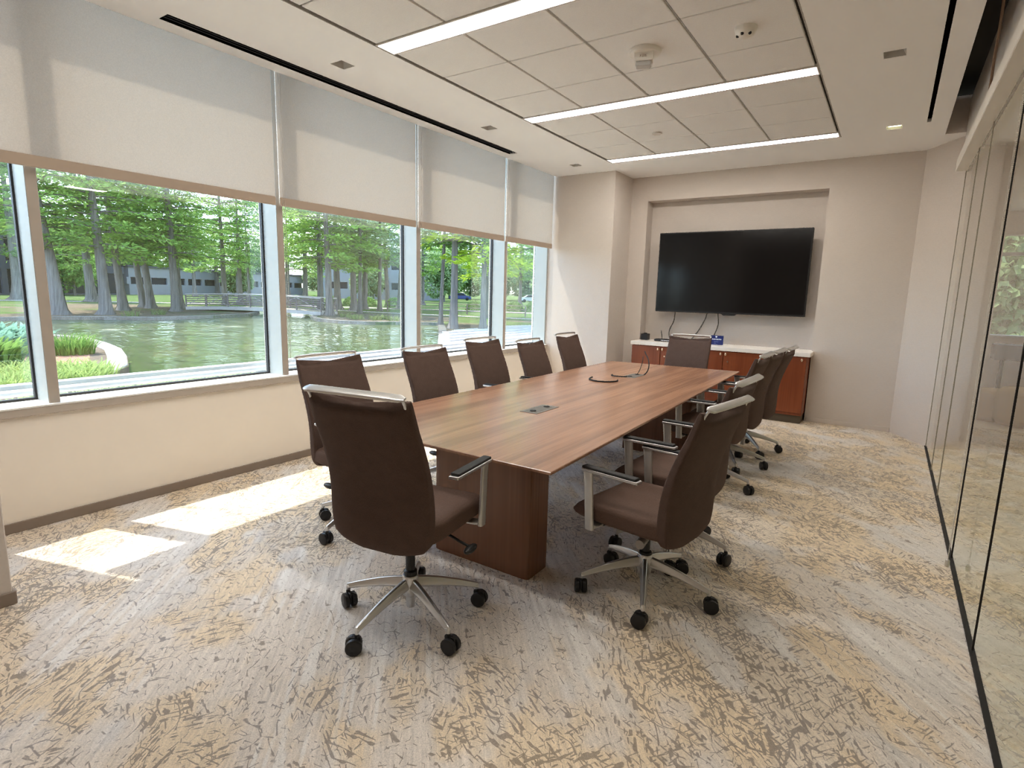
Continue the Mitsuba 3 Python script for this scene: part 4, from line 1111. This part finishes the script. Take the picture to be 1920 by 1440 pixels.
# office buildings beyond the trees
def facade_building(label, P, Q, depth, bands, n_win, mwall):
    """P, Q: ends of the front; bands: (z0, z1) of window rows"""
    t = thing('office_building', label, 'building')
    P, Q = np.array(P, float), np.array(Q, float); Ln = np.linalg.norm(Q-P); U = (Q-P)/Ln; Nn = np.array([U[1], -U[0]])
    if Nn@(EYE[:2]-P) < 0: Nn = -Nn
    m4 = np.eye(4); m4[:2, 0] = U; m4[:2, 1] = -Nn; m4[:2, 3] = P
    def pl(m):
        m = m.copy(); m.apply_transform(m4); return m
    zs = [GZ]+[z for b in bands for z in b]+[bands[-1][1]+1.6]
    ws = []
    for i in range(0, len(zs), 2):
        ws.append(box(0, Ln, 0, depth, zs[i], zs[i+1]))
    for b in bands:
        ws.append(box(0, Ln, 0.5, depth, b[0], b[1]))
    put('wall', pl(cat_(ws)), mwall, t)
    for b in bands:
        for i in range(n_win):
            a0, a1 = Ln*i/n_win, Ln*(i+1)/n_win
            put('window', pl(box(a0+0.35, a1-0.35, 0.30, 0.36, b[0], b[1])), 'm_bldg_dark', t)
            put('wall_pier', pl(box(a0-0.35, a0+0.35, 0.02, 0.5, b[0], b[1])), mwall, t)
    put('roof', pl(box(-0.3, Ln+0.3, -0.3, depth, zs[-1], zs[-1]+0.25)), 'm_bldg_wall', t)
    return t


facade_building('dark two-storey building behind the trees at the left', (-74, -4), (-96, 40), 14, [(-0.1, 2.9), (4.0, 6.8)], 8, 'm_bldg_wall')
facade_building('long low pale building with a dark window band behind the trunks', (-97, 41), (-112, 84), 12, [(1.4, 2.5)], 12, 'm_bldg_light')
facade_building('white building with dark windows seen right of the second mullion', (-84, 68), (-66, 74), 12, [(1.5, 2.7), (5.0, 6.2)], 7, 'm_bldg_light')


# cars in the distance
def car(x, y, rz, m, label, group=None):
    t = thing('car', label, 'car', group)
    side = Polygon([(-2.2, 0.35), (-2.25, 0.75), (-2.0, 0.92), (-1.35, 1.0), (-0.7, 1.42), (0.6, 1.45), (1.25, 1.0), (2.05, 0.85), (2.25, 0.6), (2.2, 0.3)])
    glassp = Polygon([(-1.2, 1.0), (-0.68, 1.36), (0.56, 1.39), (1.1, 1.0)])
    M4 = placed(x, y, GZ, rz)
    def ex(p, w):
        e = extr(p, -w, w); e.apply_transform(trimesh.transformations.rotation_matrix(math.pi/2, (1, 0, 0))); e.apply_transform(M4); return e
    put('body', ex(side, 0.86), m, t); put('window_glass', ex(glassp, 0.875), 'm_bldg_dark', t)
    for wx in (-1.4, 1.4):
        for wy in (-0.78, 0.78):
            w = lathe([(0, -0.1), (0.28, -0.1), (0.33, -0.06), (0.33, 0.06), (0.28, 0.1), (0, 0.1)], 18); w.apply_transform(trimesh.transformations.rotation_matrix(math.pi/2, (1, 0, 0)))
            w.apply_translation((wx, wy, 0.33)); w.apply_transform(M4); put('wheel', w, 'm_black', t, smooth=40)


car(-70, 91, 40, 'm_car_blue', 'blue car parked far off in the fourth pane')
car(-64, 95, 40, 'm_car_white', 'white car parked right of the blue car')
car(-56, 96, 42, 'm_car_white', 'white car parked second right of the blue car')
car(-49, 99, 40, 'm_car_dark', 'dark car parked at the right end of the far row')
car(-78, 88, 38, 'm_car_white', 'white car parked left of the blue car')


# ------------------------------------------------------------------ place words for plants that look alike
ORD = ['first', 'second', 'third', 'fourth', 'fifth', 'sixth', 'seventh', 'eighth', 'ninth', 'tenth', 'eleventh', 'twelfth', 'thirteenth', 'fourteenth', 'fifteenth', 'sixteenth']


def across(k):
    """how far across the view, from left to right, a thing stands"""
    part = next(q for q in scene if q == k or q.startswith(k+'__'))
    d = scene[part]
    p = np.array(d['to_world'].matrix)[:3, 3] if 'to_world' in d else np.asarray(meshkit.WRITTEN[d['filename']][0]).mean(0)
    q = np.asarray(p, float).ravel()-EYE
    return 960+CAM_F*float(q@R2)/max(float(q@FW), 0.1)


byl = {}
for k, d in labels.items():
    if d.get('group') and '__' not in k and d.get('category') in ('plant', 'shrub', 'tree') and not k.startswith('cypress'):
        byl.setdefault(d['label'], []).append(k)
for lab, ks in byl.items():
    if len(ks) < 2:
        continue
    inside = sorted([k for k in ks if -20 < across(k) < 1045], key=across)
    for i, k in enumerate(inside):
        labels[k]['label'] = lab+', '+ORD[i]+' from the left'
    for k in ks:
        if k not in inside:
            labels[k]['label'] = lab+(', beyond the glass wall' if across(k) > 1045 else ', left of the view')
